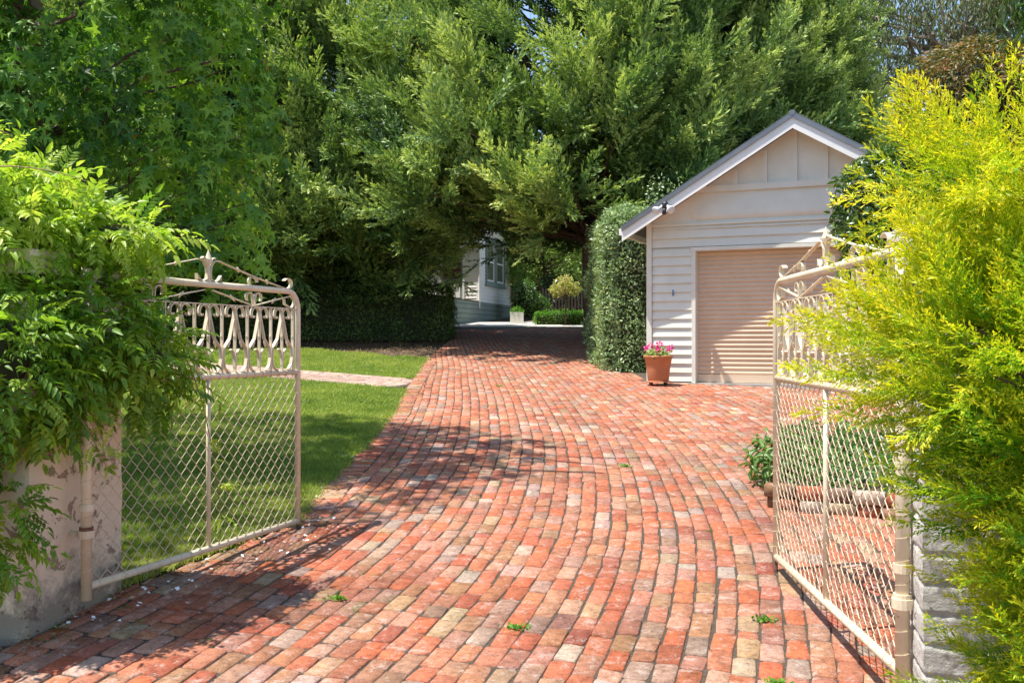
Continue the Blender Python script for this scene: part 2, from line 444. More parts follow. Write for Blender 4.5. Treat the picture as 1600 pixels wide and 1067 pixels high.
def ell_shell(ells, n, lo=0.8, hi=1.0, inner=0.62, r=rng):
    """points near the surface of a union of ellipsoids; returns pos, outward"""
    E = np.array([list(c)+list(q) for c, q in ells], float)
    w = (E[:,3]*E[:,4]+E[:,4]*E[:,5]+E[:,3]*E[:,5]); w /= w.sum()
    P, D = [], []; got = 0
    while got < n:
        k = r.choice(len(E), n, p=w); d = unit(r.normal(0, 1, (n, 3)))
        t = r.uniform(lo, hi, n)[:, None]
        p = E[k,:3] + d*E[k,3:]*t
        q = (p[:, None, :]-E[None, :, :3])/E[None, :, 3:]
        dist = np.sqrt((q**2).sum(2)); dist[np.arange(n), k] = 9
        ok = dist.min(1) > inner
        P.append(p[ok]); D.append(unit(d/E[k,3:])[ok]); got += ok.sum()
    return np.concatenate(P)[:n], np.concatenate(D)[:n]
def simple_leaves(pos, nrm, size, ratio, T='blade', droop=0.2, spread=0.8, facing=0.7, r=rng, inst=None):
    """leaves whose flat side roughly faces outward"""
    n = len(pos)
    up = unit(nrm*facing + r.normal(0, 0.45, (n, 3)) + [0, 0, 0.35])
    d = r.normal(0, spread, (n, 3)) + nrm*0.5 - np.array([0, 0, droop])
    d = d - up*(d*up).sum(1, keepdims=True)*0.85
    F = frames(d, up)
    s = size*r.uniform(0.65, 1.25, n)
    tv, tf = {'blade': (BLADE_V, BLADE_F), 'lance': (LANCE_V, LANCE_F), 'star': (STAR_V, STAR_F)}[T]
    sc = np.stack([s, s*ratio, s], 1)
    v, f = place(tv, tf, F, pos, sc)
    inst = r.beta(2.2, 2.2, n) if inst is None else inst
    return v, f, np.repeat(inst, len(tf))
def clumpy(pos, scale, seed=0.0):
    """per leaf tone variation in soft patches"""
    return np.array([noise.noise(Vector((p[0]*scale+seed, p[1]*scale, p[2]*scale))) for p in pos])
def limb(mb, p0, p1, r0, r1, wob=0.06, n=8, sides=7):
    p0, p1 = Vector(p0), Vector(p1); L = (p1-p0).length; pts = []; rs = []
    for i in range(n+1):
        t = i/n; p = p0.lerp(p1, t)
        k = wob*L*math.sin(math.pi*t)
        p = p + Vector((noise.noise(p*1.3+Vector((3,1,2)))*k*2, noise.noise(p*1.3+Vector((9,4,7)))*k*2, noise.noise(p+Vector((5,5,1)))*k))
        pts.append(p); rs.append(r0+(r1-r0)*t)
    mb.tube(pts, rs, sides)
    return pts

# ------------------------------------------------------------------ ground
def g_theta(y):     # heading of the brick courses, degrees right of straight ahead
    return np.interp(y, [2, 3, 4.3, 5.2, 6, 7, 8, 9, 10, 11, 13, 16, 20, 30], [18, 18, 17, 14.5, 11.5, 6.5, 4, 2.5, 0.7, -0.8, -2.5, -3.5, -4.3, -4.6])
YS = np.arange(1.5, 40, 0.05)
GX = np.concatenate([[0], np.cumsum(np.tan(np.radians(g_theta(YS[:-1])))*0.05)])
def gxx(y): return np.interp(y, YS, GX)
def xl(y): return float(np.interp(y, [1, 4.6, 4.75, 5.55, 6.98, 7.36, 8.24, 10.1, 12.5, 14.8, 19.9, 26.6, 33, 40],
                                  [-3.6, -3.3, -2.45, -2.26, -1.58, -1.62, -1.63, -1.56, -1.57, -1.68, -1.82, -1.7, -2.1, -2.6]))
def facY(x): return 16.38 - (x-2.314)*0.4287
def xr_ok(x, y):
    if x > 2.25 and y > facY(x)-0.03: return False
    if y > 16.4 and x > 2.3: return False
    if 17.6 < y < 22.2 and x > 1.95: return False
    if y > 31.8 + 0.5*math.sin(x*1.3): return False
    if x > 6.4: return False
    return True

# one sheet of ground to the horizon
def sheet(name, xs, ys, dz, mat, kind='structure', wav=0.0):
    X, Y = np.meshgrid(xs, ys); Z = gz(Y)+dz
    if wav: Z = Z + wav*np.sin(X*1.7+Y*0.6)*np.cos(Y*1.1-X*0.5)
    v = np.stack([X, Y, Z], 2).reshape(-1, 3); nx, ny = len(xs), len(ys)
    i = np.arange(nx-1)[None]+np.arange(ny-1)[:, None]*nx; i = i.ravel()
    f = np.stack([i, i+1, i+1+nx, i+nx], 1)
    return tag(np_mesh(name, v, f, mat), kind=kind)
sheet('ground', np.array([-900,-120,-40,-15,-5,5,15,40,120,900.]), np.array([-200,-20,0,10,20,30,45,60,120,400,1500.]), -0.06, M['soil'])
# drive bed: the joint sand below the bricks
def strip(name, ys, fl, fr, dz, mat, kind='structure', nx=10):
    v = []; f = []
    for j, y in enumerate(ys):
        for i in range(nx+1):
            x = fl(y)+(fr(y)-fl(y))*i/nx; v.append((x, y, gzf(y)+dz))
    for j in range(len(ys)-1):
        for i in range(nx):
            a = j*(nx+1)+i; f.append((a, a+1, a+nx+2, a+nx+1))
    return tag(np_mesh(name, np.array(v), np.array(f), mat), kind=kind)
strip('driveway_bed', np.arange(1.0, 33.5, 0.25), lambda y: xl(y)-0.02, lambda y: 6.6 if y < 16 else 3.0, -0.0075, M['joint'])

# ---- bricks
BR_COL = [((0.47,0.125,0.055),0.29), ((0.44,0.165,0.095),0.28), ((0.42,0.225,0.155),0.17), ((0.35,0.09,0.055),0.09), ((0.42,0.31,0.18),0.05),
          ((0.47,0.38,0.31),0.055), ((0.27,0.17,0.13),0.03), ((0.36,0.19,0.10),0.12), ((0.33,0.25,0.21),0.05)]
bc = np.array([c for c, _ in BR_COL]); bw = np.array([w for _, w in BR_COL]); bw /= bw.sum()
def brick_mesh(B, name, mat, label_kind='structure'):
    """B rows: cx, cy, theta(rad), length, width, z offset; top octagon with worn corners"""
    B = np.array(B); n = len(B); B[:, 5] = np.clip(B[:, 5], -0.002, 0.006)
    L, W = B[:,3]/2, B[:,4]/2
    def ring(ins, cut, z, jit):
        cs = []
        for sx, sy in ((1,1),(-1,1),(-1,-1),(1,-1)):
            a = (sx*(W-ins-cut), sy*(L-ins)); b_ = (sx*(W-ins), sy*(L-ins-cut))
            cs += [b_, a] if sx*sy > 0 else [a, b_]
        out = np.zeros((n, 8, 3))
        for k, (x, y) in enumerate(cs): out[:, k, 0] = x; out[:, k, 1] = y
        out[:, :, 2] = z
        return out + jit
    j = rng.normal(0, 0.0026, (n, 8, 3)); j[:, :, 2] = 0
    corner = rng.normal(0, 0.0036, (n, 4, 3)).repeat(2, axis=1); corner[:, :, 2] = 0; j = j+corner
    cut = rng.uniform(0.004, 0.018, n)
    top = ring(0.0045, cut*0.9, 0.0, j); mid = ring(0.0005, cut*1.1, -0.0045, j); bot = ring(0.0, cut, -0.03, j)
    V = np.concatenate([top, mid, bot], 1)
    tl = rng.normal(0, 0.012, (n, 2))
    V[:, :, 2] += V[:, :, 0]*tl[:, :1] + V[:, :, 1]*tl[:, 1:2]*0.6 + B[:, 5:6]
    c, s = np.cos(B[:, 2])[:, None], np.sin(B[:, 2])[:, None]
    x = V[:, :, 0]*c + V[:, :, 1]*s + B[:, 0:1]; y = -V[:, :, 0]*s + V[:, :, 1]*c + B[:, 1:2]
    z = V[:, :, 2] + gz(y)
    verts = np.stack([x, y, z], 2).reshape(-1, 3)
    base = (np.arange(n)*24)[:, None]
    f8 = base + np.arange(8)[None]
    q = []
    for r_ in (0, 8):
        for k in range(8):
            k2 = (k+1) % 8; q.append(np.stack([r_+k2, r_+k, r_+8+k, r_+8+k2]))
    q = np.array(q)[None] + base[:, :, None]
    ci = rng.choice(len(bc), n, p=bw)
    cj = rng.choice(len(bc), n, p=bw); mixw = rng.beta(1.2, 2.6, (n, 1))
    col = (bc[ci]*(1-mixw)+bc[cj]*mixw)*0.86+np.array([0.43,0.19,0.115])*0.14
    col = col*rng.uniform(0.76, 1.12, (n, 1))*rng.uniform(0.95, 1.05, (n, 3))
    colA = np.concatenate([col, np.ones((n, 1))], 1)
    cols = np.concatenate([colA, colA.repeat(16, 0)])
    # winding of the octagon checked so that it faces up
    o = np_mesh(name, verts, [f8, q.reshape(-1, 4)], mat, cols=cols)
    return tag(o, kind=label_kind) if label_kind else o
B = []
pitch = 0.1175
for i in range(-60, 80):
    c0 = (i+rng.uniform(-0.018, 0.018))*pitch
    y = 1.9 + rng.uniform(0, 0.24)
    wj = 0
    while y < 33:
        u = rng.random()
        L = 0.224 if u < 0.70 else (0.205 if u < 0.82 else (0.165 if u < 0.92 else 0.113))
        L *= rng.uniform(0.965, 1.03)
        th = R(float(g_theta(y))); yc = y+L/2*math.cos(th)
        wj = 0.03*noise.noise(Vector((c0*0.55, yc*0.33, 2.0))) + 0.0018*noise.noise(Vector((c0*7, yc*1.7, 5.0)))
        x = c0*1.0/max(0.9, math.cos(th))*1.0 + float(gxx(yc)) + wj
        y += (L+rng.uniform(0.004, 0.011))*math.cos(th)
        edge = xl(yc)
        if not xr_ok(x, yc): continue
        inner = edge + (0.247 if 7.0 < yc < 20.2 else -0.01)
        wleft = x-0.054-inner
        if wleft < 0:
            wn = 0.108+wleft
            if wn < 0.022: continue
            B.append((inner+wn/2, yc, th+rng.normal(0, 0.014), L, wn, rng.normal(0, 0.002))); continue
        B.append((x, yc, th+rng.normal(0, 0.014), L, 0.1105*rng.uniform(0.96, 1.02), rng.normal(0, 0.0022)+0.004*noise.noise(Vector((x*1.5, yc*1.5, 0)))))
y = 7.05
while y < 20.2:          # header course along the lawn
    w = 0.108*rng.uniform(0.94, 1.04)
    B.append((xl(y)+0.125+rng.normal(0, 0.004), y, R(90)+rng.normal(0, 0.02)-R(3), 0.226, w, rng.normal(0, 0.003)))
    y += w+0.011
brick_mesh(B, 'driveway', M['brick'])

# crossing garden path of pale bricks
PB = []
pl0, pl1 = np.array([-1.75, 16.0]), np.array([-11.0, 22.0])
dv = (pl1-pl0)/np.linalg.norm(pl1-pl0); pv = np.array([dv[1], -dv[0]])
if pv[1] < 0: pv = -pv
th = math.atan2(dv[0], dv[1])
for i in range(0, 11):
    t = rng.uniform(0, 0.2)
    while t < np.linalg.norm(pl1-pl0):
        p = pl0+dv*t+pv*(i-5)*0.118
        PB.append((p[0], p[1], th+rng.normal(0, 0.015), 0.228, 0.107, rng.normal(0, 0.003))); t += 0.24
PB = [b for b in PB if b[0] < xl(b[1])-0.06]
oldbc = bc.copy(); bc = bc*0.35 + np.array([0.52,0.44,0.38])*0.65
brick_mesh(PB, 'path', M['brick']); bc = oldbc
def path_c(x): return 16.0 + (x+1.75)*(22.0-16.0)/(-11.0+1.75)
# path bed
v = []; 
for t in np.linspace(-0.2, 11.0, 30):
    for s in (-0.68, 0.68):
        p = pl0+dv*t+pv*s; v.append((p[0], p[1], gzf(p[1])-0.012))
f = [(2*i, 2*i+1, 2*i+3, 2*i+2) for i in range(29)]
tag(np_mesh('path_bed', np.array(v), np.array(f), M['joint']), kind='structure')

# ---- lawn
def lawn_ok(x, y):
    if x > xl(y)-0.03: return False
    if y < 5.6: return False
    if y < 7 and x > -2.35+(y-5.5)*0.45 - 0.05: return False
    if abs(y-path_c(x)) < 0.79: return False
    if y > 23.6 + 0.25*math.sin(x*2.1): return False
    if y > 20.6 + (-1.8-x)*0.85 + 0.15*math.sin(x*5): return False
    return True
xs = np.arange(-14, -1.3, 0.1); ys = np.arange(5.5, 24.5, 0.1)
X, Y = np.meshgrid(xs, ys); ok = np.array([[lawn_ok(a+0.05, b+0.05) for a in xs] for b in ys])
Z = gz(Y)-0.008
v = np.stack([X, Y, Z], 2).reshape(-1, 3); nx = len(xs)
ii = [(j*nx+i) for j in range(len(ys)-1) for i in range(nx-1) if ok[j, i]]
ii = np.array(ii); f = np.stack([ii, ii+1, ii+1+nx, ii+nx], 1)
tag(np_mesh('lawn', v, f, M['lawn']), kind='structure')
def tuft_template(seed, nb=7, h=0.05, spread=0.03, w=0.0035):
    r = np.random.default_rng(seed); V = []; F = []
    for i in range(nb):
        p = np.array([r.normal(0, spread), r.normal(0, spread), 0]); a = r.uniform(0, 6.28); ln = r.uniform(0.2, 0.9)
        d = np.array([math.cos(a)*ln, math.sin(a)*ln, 1]); d /= np.linalg.norm(d); hh = h*r.uniform(0.5, 1.2)
        s = np.array([-math.sin(a), math.cos(a), 0])*w; k = len(V)
        V += [p-s, p+s, p+d*hh*0.55+s*0.7, p+d*hh+np.array([math.cos(a), math.sin(a), -0.1])*hh*0.25*ln, p+d*hh*0.55-s*0.7]
        F.append([k, k+1, k+2, k+3, ]); F.append([k, k+3, k+4, k])
    V = np.array(V); F = np.array([[f_[0], f_[1], f_[2], f_[3]] for f_ in F[::2]])
    return V, F, r.uniform(0.2, 0.8, len(F))
TUFT = [tuft_template(s) for s in range(5)]
n = 130000
py = 5.6 + (24-5.6)*rng.random(n)**1.5; px = -1.5 - rng.random(n)**1.15*np.minimum(12, 1.2+py*0.52)
keep = np.array([lawn_ok(a-0.05, b) and noise.noise(Vector((a*1.3, b*1.1, 3)))+0.5*noise.noise(Vector((a*5, b*5, 3))) < 0.42+0.25*min(1.5, xl(b)-a) for a, b in zip(px, py)])
px, py = px[keep], py[keep]
pos = np.stack([px, py, gz(py)-0.01], 1)
F = frames(np.stack([np.cos(px*91), np.sin(px*91), np.zeros(len(px))], 1))
inst = np.clip(0.52+0.5*clumpy(pos, 0.8)+0.45*clumpy(pos, 3, 7)+rng.normal(0, 0.15, len(pos)), 0, 1)
v, f, r_ = scatter(TUFT, pos, F, rng.uniform(0.7, 1.3, len(pos))*(0.75+py*0.022), inst, 0.4)
tag(np_mesh('lawn_grass', v, f, M['grass'], rnd=r_), 'short mown green grass of the front lawn', 'grass', kind='stuff')

# gravel strip and mulch
tag(np_mesh('gravel_path', np.array([(-9, 31.2, gzf(31.2)-0.02), (9, 31.2, gzf(31.2)-0.02), (9, 36.6, gzf(36.6)-0.02), (-9, 36.6, gzf(36.6)-0.02)]), np.array([[0,1,2,3]]), M['gravel']), kind='structure')

# ------------------------------------------------------------------ garage
GL = Vector((2.314, 16.38)); GU = Vector((0.919, -0.394)).normalized(); GN = Vector((0.394, 0.919)).normalized()
ZF = 1.14
def G(u, d, z):           # u along the front, d into the building, z above floor
    return (GL.x+GU.x*u+GN.x*d, GL.y+GU.y*u+GN.y*d, ZF+z)
GW = 4.874; AP = GW/2; DU0, DU1, DH = 0.833, 4.04, 2.2
SLG = 0.60; EZ = 2.66     # rake slope; wall height at the corner
g = empty('garage', G(0, 0, 0), 'pale weatherboard garage with steep gable and tan roller door', 'garage')
def top_at(u): return EZ + SLG*(u if u < AP else GW-u)
cl = MB(); pitchb = 0.150
k = 0; z = 0.02
while z < 2.6:
    z1 = min(z+pitchb, 2.62)
    segs = [(0.09, DU0-0.07), (DU1+0.07, GW-0.09)] if z1 < DH+0.07 else [(0.09, GW-0.09)]
    if z < DH+0.07 <= z1:
        z1 = DH+0.07
    for u0, u1 in segs:
        cl.hexa([G(u0,-0.044,z), G(u1,-0.044,z), G(u1,0.01,z), G(u0,0.01,z), G(u0,-0.010,z1+0.012), G(u1,-0.010,z1+0.012), G(u1,0.01,z1+0.012), G(u0,0.01,z1+0.012)])
    z = z1
cl.build('cladding', M['board'], g)
# gable sheet
gm = MB()
ZB = 2.62
pts = [(0.0, ZB), (GW, ZB), (GW, EZ), (AP, EZ+SLG*AP), (0.0, EZ)]
vs = [G(u, -0.02, z) for u, z in pts]+[G(u, 0.02, z) for u, z in pts]
gm.add(vs, [(0,1,2,3,4), (9,8,7,6,5)]+[(i, (i+1) % 5, (i+1) % 5+5, i+5) for i in range(5)])
gm.build('gable_panel', M['board'], g)
bt = MB()
HB = 3.16
u0 = (HB-EZ)/SLG+0.02; bt.box(u0, GW-u0, -0.066, -0.02, HB, HB+0.1, G)
for k in range(-3, 4):
    u = AP+k*0.47
    if abs(k) > 3: continue
    zt = top_at(u)-0.05
    if zt > HB+0.16: bt.box(u-0.035, u+0.035, -0.060, -0.02, HB+0.1, zt, G)
bt.box(0.09, GW-0.09, -0.056, -0.02, 2.625, 2.66, G)
bt.build('batten', M['board'], g)
# bulging sheet above the door (smooth curved lower edge)
bl = MB(); secs = []
ub0, ub1 = 0.72, GW-0.72
prof = []
for i in range(13):
    t = i/12; prof.append((-0.0205-0.05*(1-t)*min(1, math.sqrt(t/0.22)), 2.70+0.44*t))
us = [ub0+0.22*(1-math.cos(math.pi/2*i/6)) for i in range(7)]
us = [ub0, ub0+0.02, ub0+0.06, ub0+0.12, ub0+0.2, ub1-0.2, ub1-0.12, ub1-0.06, ub1-0.02, ub1]
vs = []; fs = []
for ui, u in enumerate(us):
    e = min((u-ub0)/0.2, (ub1-u)/0.2, 1); e = max(e, 0); sc_ = math.sqrt(max(0, 1-(1-e)**2))
    for (d, z) in prof: vs.append(G(u, -0.0205+(d+0.0205)*sc_, 2.91+(z-2.91)*(0.45+0.55*sc_)))
npf = len(prof)
for a in range(len(us)-1):
    for b_ in range(npf-1): q = a*npf+b_; fs.append((q, q+npf, q+npf+1, q+1))
bl.add(vs, fs); bl.build('drum_cover', M['board'], g, smooth=True)
# corner boards and jambs
cb = MB(); cb.box(-0.005, 0.085, -0.058, 0.04, 0.0, EZ+0.03, G); cb.build('corner_board', M['board'], g)
cb = MB(); cb.box(GW-0.085, GW+0.005, -0.058, 0.04, 0.0, EZ+0.03, G); cb.build('corner_board', M['board'], g)
fr = MB(); fr.box(DU0-0.065, DU0, -0.06, 0.16, 0.0, DH, G); fr.box(DU1, DU1+0.065, -0.06, 0.16, 0.0, DH, G); fr.box(DU0-0.075, DU1+0.075, -0.066, 0.16, DH, DH+0.06, G)
fr.build('door_frame', M['board'], g)
# roller door
rd = MB(); nz = 0; vs = []; fs = []
z = 0.14; rows = [(0.10, 0.0)]
pd = 0.0765
while z < DH:
    for (dz, dd) in ((0.0, 0.014), (0.012, 0.0), (0.03, -0.006), (0.048, 0.0), (0.060, 0.014)):
        if z+dz < DH: rows.append((z+dz, dd))
    z += pd
rows.append((DH, 0.01))
for (zz, dd) in rows:
    for u in (DU0, DU1): vs.append(G(u, 0.125+dd, zz))
for i in range(len(rows)-1): fs.append((2*i, 2*i+1, 2*i+3, 2*i+2))
rd.add(vs, fs); dr = rd.build('roller_door', M['roller'], g)
br_ = MB(); br_.box(DU0+0.003, DU1-0.003, 0.10, 0.15, 0.008, 0.14, G); br_.build('bottom_rail', M['roller'], dr)
# other walls
wl = MB(); wl.box(0.0, 0.06, 0.05, 6.0, 0.0, EZ-0.02, G); wl.build('side_wall', M['board'], g)
wl = MB(); wl.box(GW-0.06, GW, 0.05, 6.0, 0.0, EZ-0.02, G); wl.build('side_wall', M['board'], g)
wl = MB(); vs = [G(u, 5.94, z) for u, z in [(0,0),(GW,0),(GW,EZ),(AP,EZ+SLG*AP),(0,EZ)]]+[G(u, 6.0, z) for u, z in [(0,0),(GW,0),(GW,EZ),(AP,EZ+SLG*AP),(0,EZ)]]
wl.add(vs, [(4,3,2,1,0),(5,6,7,8,9)]+[(i, (i+1) % 5, (i+1) % 5+5, i+5) for i in range(5)]); wl.build('back_wall', M['board'], g)
sb = MB(); sb.box(-0.05, GW+0.05, -0.09, 6.05, -0.2, 0.0, G); sb.build('floor_slab', M['concrete'], g)
# roof: corrugated sheets, barge boards, capping
OV = 0.39; OH = 0.34
rf = MB()
for sgn in (0, 1):
    def RU(u): return u if sgn == 0 else GW-u
    vs = []; fs = []
    nd = 170
    for i in range(nd+1):
        d = -OV+0.03+(6.3+OV-0.03)*i/nd; w = 0.010*math.sin(d*2*math.pi/0.152)
        for u in (-OH, AP): vs.append(G(RU(u), d, EZ+SLG*u+0.14+w))
        for u in (AP, -OH): vs.append(G(RU(u), d, EZ+SLG*u+0.115))
    for i in range(nd):
        for k in range(4): a = 4*i+k; b_ = 4*i+(k+1) % 4; fs.append((a, b_, b_+4, a+4))
    fs += [(0,1,2,3), (4*nd+3, 4*nd+2, 4*nd+1, 4*nd)]
    rf.add(vs, fs)
rf.build('roof', M['roofm'], g)
for sgn in (0, 1):
    bb = MB()
    def RU(u): return u if sgn == 0 else GW-u
    def slab(mb, d0, d1, za, zb, ua=-OH, ub=AP):
        mb.hexa([G(RU(ua), d0, EZ+SLG*ua+za), G(RU(ub), d0, EZ+SLG*ub+za), G(RU(ub), d1, EZ+SLG*ub+za), G(RU(ua), d1, EZ+SLG*ua+za),
                 G(RU(ua), d0, EZ+SLG*ua+zb), G(RU(ub), d0, EZ+SLG*ub+zb), G(RU(ub), d1, EZ+SLG*ub+zb), G(RU(ua), d1, EZ+SLG*ua+zb)])
    slab(bb, -OV, -OV+0.025, -0.085, 0.113); bb.build('barge_board', M['trimw'], g)
    cp = MB(); slab(cp, -OV-0.025, -OV-0.002, 0.085, 0.165); slab(cp, -OV-0.025, -OV+0.12, 0.1705, 0.18); cp.build('barge_capping', M['roofm'], g)
    sf = MB(); slab(sf, -OV+0.026, -0.03, 0.03, 0.05); sf.build('soffit', M['trimw'], g)
    gt = MB(); gt.box(RU(-OH)-0.05 if sgn == 0 else RU(-OH), RU(-OH) if sgn == 0 else RU(-OH)+0.05, -OV+0.0, 6.3, EZ-SLG*OH+0.02, EZ-SLG*OH+0.13, G); gt.build('gutter', M['trimw'], g)
rc = MB(); rc.tube([G(AP, -OV-0.03, EZ+SLG*AP+0.155), G(AP, 6.3, EZ+SLG*AP+0.155)], 0.045, 10); rc.build('ridge_cap', M['roofm'], g)
tg = MB(); tg.box(0.435, 0.465, -0.05, -0.03, 1.46, 1.56, G); tg.build('wall_tag', M['blue'], g, bevel=0.004)

# twin floodlight on the barge board
fu = 0.42; fz = EZ+SLG*fu-0.0
fl = empty('floodlight', G(fu, -OV-0.03, fz), 'twin white floodlights with black sensor fixed to the garage barge board', 'light')
a = MB(); a.lathe([(0.0,-0.06),(0.05,-0.055),(0.055,0.02),(0.04,0.05),(0,0.055)], G(fu, -OV-0.08, fz+0.02), 14); a.build('mount', M['blackpl'], fl, smooth=True)
a = MB(); a.tube([G(fu, -OV-0.08, fz-0.01), G(fu-0.005, -OV-0.13, fz-0.13)], [0.028, 0.035], 12); a.build('sensor', M['blackpl'], fl, smooth=True)
for sg in (-1, 1):
    a = MB(); p0 = G(fu+sg*0.03, -OV-0.08, fz+0.02); p1 = G(fu+sg*0.075, -OV-0.13, fz-0.04)
    a.tube([p0, p1], [0.02, 0.028], 10)
    a.build('lamp_arm', M['lamp'], fl, smooth=True)
    a = MB(); p2 = G(fu+sg*0.135, -OV-0.2, fz-0.085)
    a.tube([p1, Vector(p1).lerp(Vector(p2), 0.5), p2, Vector(p2)+(Vector(p2)-Vector(p1))*0.08], [0.03, 0.055, 0.068, 0.05], 14); a.build('lamp', M['lamp'], fl, smooth=True)

# ------------------------------------------------------------------ flower pot
PX, PY = 2.40, 15.75; PZ = gzf(PY)
pt = empty('flower_pot', (PX, PY, PZ), 'round terracotta pot with magenta flowers on a wheeled stand beside the roller door', 'flower pot')
a = MB(); a.lathe([(0,0.075),(0.165,0.075),(0.172,0.09),(0.19,0.26),(0.222,0.445),(0.242,0.455),(0.246,0.475),(0.24,0.487),(0.222,0.487),(0.214,0.46),(0.0,0.44)], (PX, PY, PZ), 32)
a.build('pot', M['terra'], pt, smooth=True)
a = MB(); a.lathe([(0,0.05),(0.19,0.05),(0.2,0.06),(0.19,0.073),(0,0.074)], (PX, PY, PZ), 24); a.build('stand', M['terra'], pt)
for k in range(4):
    an = R(40+90*k); cx, cy = PX+0.165*math.cos(an), PY+0.165*math.sin(an)
    a = MB(); a.tube([(cx-0.012*math.sin(an), cy+0.012*math.cos(an), PZ+0.026), (cx+0.012*math.sin(an), cy-0.012*math.cos(an), PZ+0.026)], 0.026, 14); a.build('castor', M['blackpl'], pt, smooth=True)
pos, nr = ell_shell([((PX,PY,PZ+0.5),(0.22,0.22,0.12))], 520, 0.3, 1.1, 0)
m_ = pos[:,2] > PZ+0.46; pos, nr = pos[m_], nr[m_]
v, f, r_ = simple_leaves(pos, nr, 0.055, 0.75, 'lance', spread=0.6)
np_mesh('leaves', v, f, M['light'], pt, rnd=r_)
fv = []
for (ax, ay, az_) in [(-0.2,-0.06,0.15),(-0.11,0.02,0.2),(-0.02,-0.05,0.2),(-0.02,-0.16,0.12),(0.14,-0.12,0.13),(0.2,-0.02,0.16),(0.05,0.08,0.2)]:
    c = np.array([PX+ax, PY+ay, PZ+0.46+az_])
    pos = c+rng.normal(0, 0.018, (16, 3)); nr = unit(pos-c+[0,-0.01,0.01])
    v, f, r_ = simple_leaves(pos, nr, 0.046, 0.9, 'blade', spread=0.5)
    np_mesh('flower', v, f, M['flower'], pt, rnd=r_)

# ------------------------------------------------------------------ gate pillars
def rough_block(name, mat, parent, T, w, d, z0, z1, step, amp, course=0.0, seed=0.0, bump=1.0):
    """box 0..w x 0..d x z0..z1 through T, surfaces pushed about by noise of position"""
    V = []; Fq = []
    def disp(p):
        q = Vector(p)*9+Vector((seed, 0, 0)); n1 = noise.noise_vector(q); n2 = noise.noise_vector(Vector(p)*34)+noise.noise_vector(Vector(p)*80)*0.5; 
        o = n1*amp + n2*amp*0.5
        if course:
            zz = ((p[2]+0.01*noise.noise(Vector(p)*3)) % course)/course
            g_ = max(0, 1-abs(zz-0.5)*2*6 if False else 1-min(zz, 1-zz)*9)
            cx_, cy_, _ = T(w/2, d/2, 0)
            k = g_*0.010
            o = o+Vector(((cx_-p[0])/max(w, d)*2*k, (cy_-p[1])/max(w, d)*2*k, 0))
        return (p[0]+o.x, p[1]+o.y, p[2]+o.z*0.5)
    def grid(fn, na, nb):
        b0 = len(V)
        for i in range(na+1):
            for j in range(nb+1): V.append(disp(T(*fn(i/na, j/nb))))
        for i in range(na):
            for j in range(nb): q = b0+i*(nb+1)+j; Fq.append((q, q+nb+1, q+nb+2, q+1))
    nw, nd, nz = int(w/step), int(d/step), int((z1-z0)/step)
    grid(lambda a, b_: (w*a, 0, z0+(z1-z0)*b_), nw, nz)
    grid(lambda a, b_: (w, d*a, z0+(z1-z0)*b_), nd, nz)
    grid(lambda a, b_: (w*(1-a), d, z0+(z1-z0)*b_), nw, nz)
    grid(lambda a, b_: (0, d*(1-a), z0+(z1-z0)*b_), nd, nz)
    grid(lambda a, b_: (w*a, d*b_, z1), nw, nd)
    return np_mesh(name, np.array(V), np.array(Fq), mat, parent, smooth=True)
# left pillar: near right corner, face along the drive
LC = Vector((-2.43, 4.83)); LD = Vector((0.175, 0.715)).normalized(); LW = Vector((-LD.y, LD.x))
def TL(a, b_, z): return (LC.x+LW.x*(-a+0.72)+LD.x*b_ if False else LC.x+LW.x*(0.72-a)+LD.x*b_, LC.y+LW.y*(0.72-a)+LD.y*b_, z)
lp = empty('gate_pillar', (LC.x+LW.x*0.36, LC.y+LW.y*0.36+0.36, gzf(5.1)), 'square cream gate pillar with flaking render half covered by vine', 'pillar')
rough_block('pillar_shaft', M['pillarL'], lp, TL, 0.72, 0.735, 0.2, 2.02, 0.022, 0.006, 0.0, 3.0)
def TLc(a, b_, z):
    return TL(a-0.03, b_-0.03, z)
rough_block('cap_moulding', M['pillarL'], lp, TLc, 0.78, 0.795, 2.0, 2.07, 0.03, 0.003, 0, 1)
def TLd(a, b_, z): return TL(a-0.06, b_-0.06, z)
rough_block('pillar_cap', M['pillarL'], lp, TLd, 0.84, 0.855, 2.17, 2.29, 0.03, 0.003, 0, 5)
def TLe(a, b_, z): return TL(a+0.03, b_+0.03, z)
rough_block('cap_neck', M['rust'], lp, TLe, 0.66, 0.675, 2.05, 2.18, 0.05, 0.003, 0, 5)
# low wall going left behind the vine
wb = Vector((TL(0, 0.2, 0)[0], TL(0, 0.2, 0)[1]))
lw = MB()
def TW(a, b_, z): return (wb.x+LW.x*a+LD.x*b_, wb.y+LW.y*a+LD.y*b_, z)
lw.box(0.02, 5.0, 0, 0.24, 0.15, 1.65, TW); o = lw.build('garden_wall', M['pillarL'], None, bevel=0.01)
tag(o, 'low cream rendered wall running left from the vine covered pillar', 'wall')
# right pillar
RC = Vector((1.541, 3.60)); RD = Vector((0.242, 0.970)).normalized(); RW = Vector((RD.y, -RD.x))
def TR(a, b_, z): return (RC.x+RW.x*a+RD.x*b_, RC.y+RW.y*a+RD.y*b_, z)
rp = empty('gate_pillar', (TR(0.3,0.3,0)[0], TR(0.3,0.3,0)[1], gzf(3.9)), 'rough white painted brick gate pillar behind the golden conifer', 'pillar')
rough_block('pillar_shaft', M['pillarR'], rp, TR, 0.62, 0.6, 0.1, 2.1, 0.009, 0.0065, 0.115, 8.0)
def TRc(a, b_, z): return TR(a-0.04, b_-0.04, z)
rough_block('pillar_cap', M['pillarR'], rp, TRc, 0.70, 0.68, 2.1, 2.3, 0.03, 0.005, 0, 8)

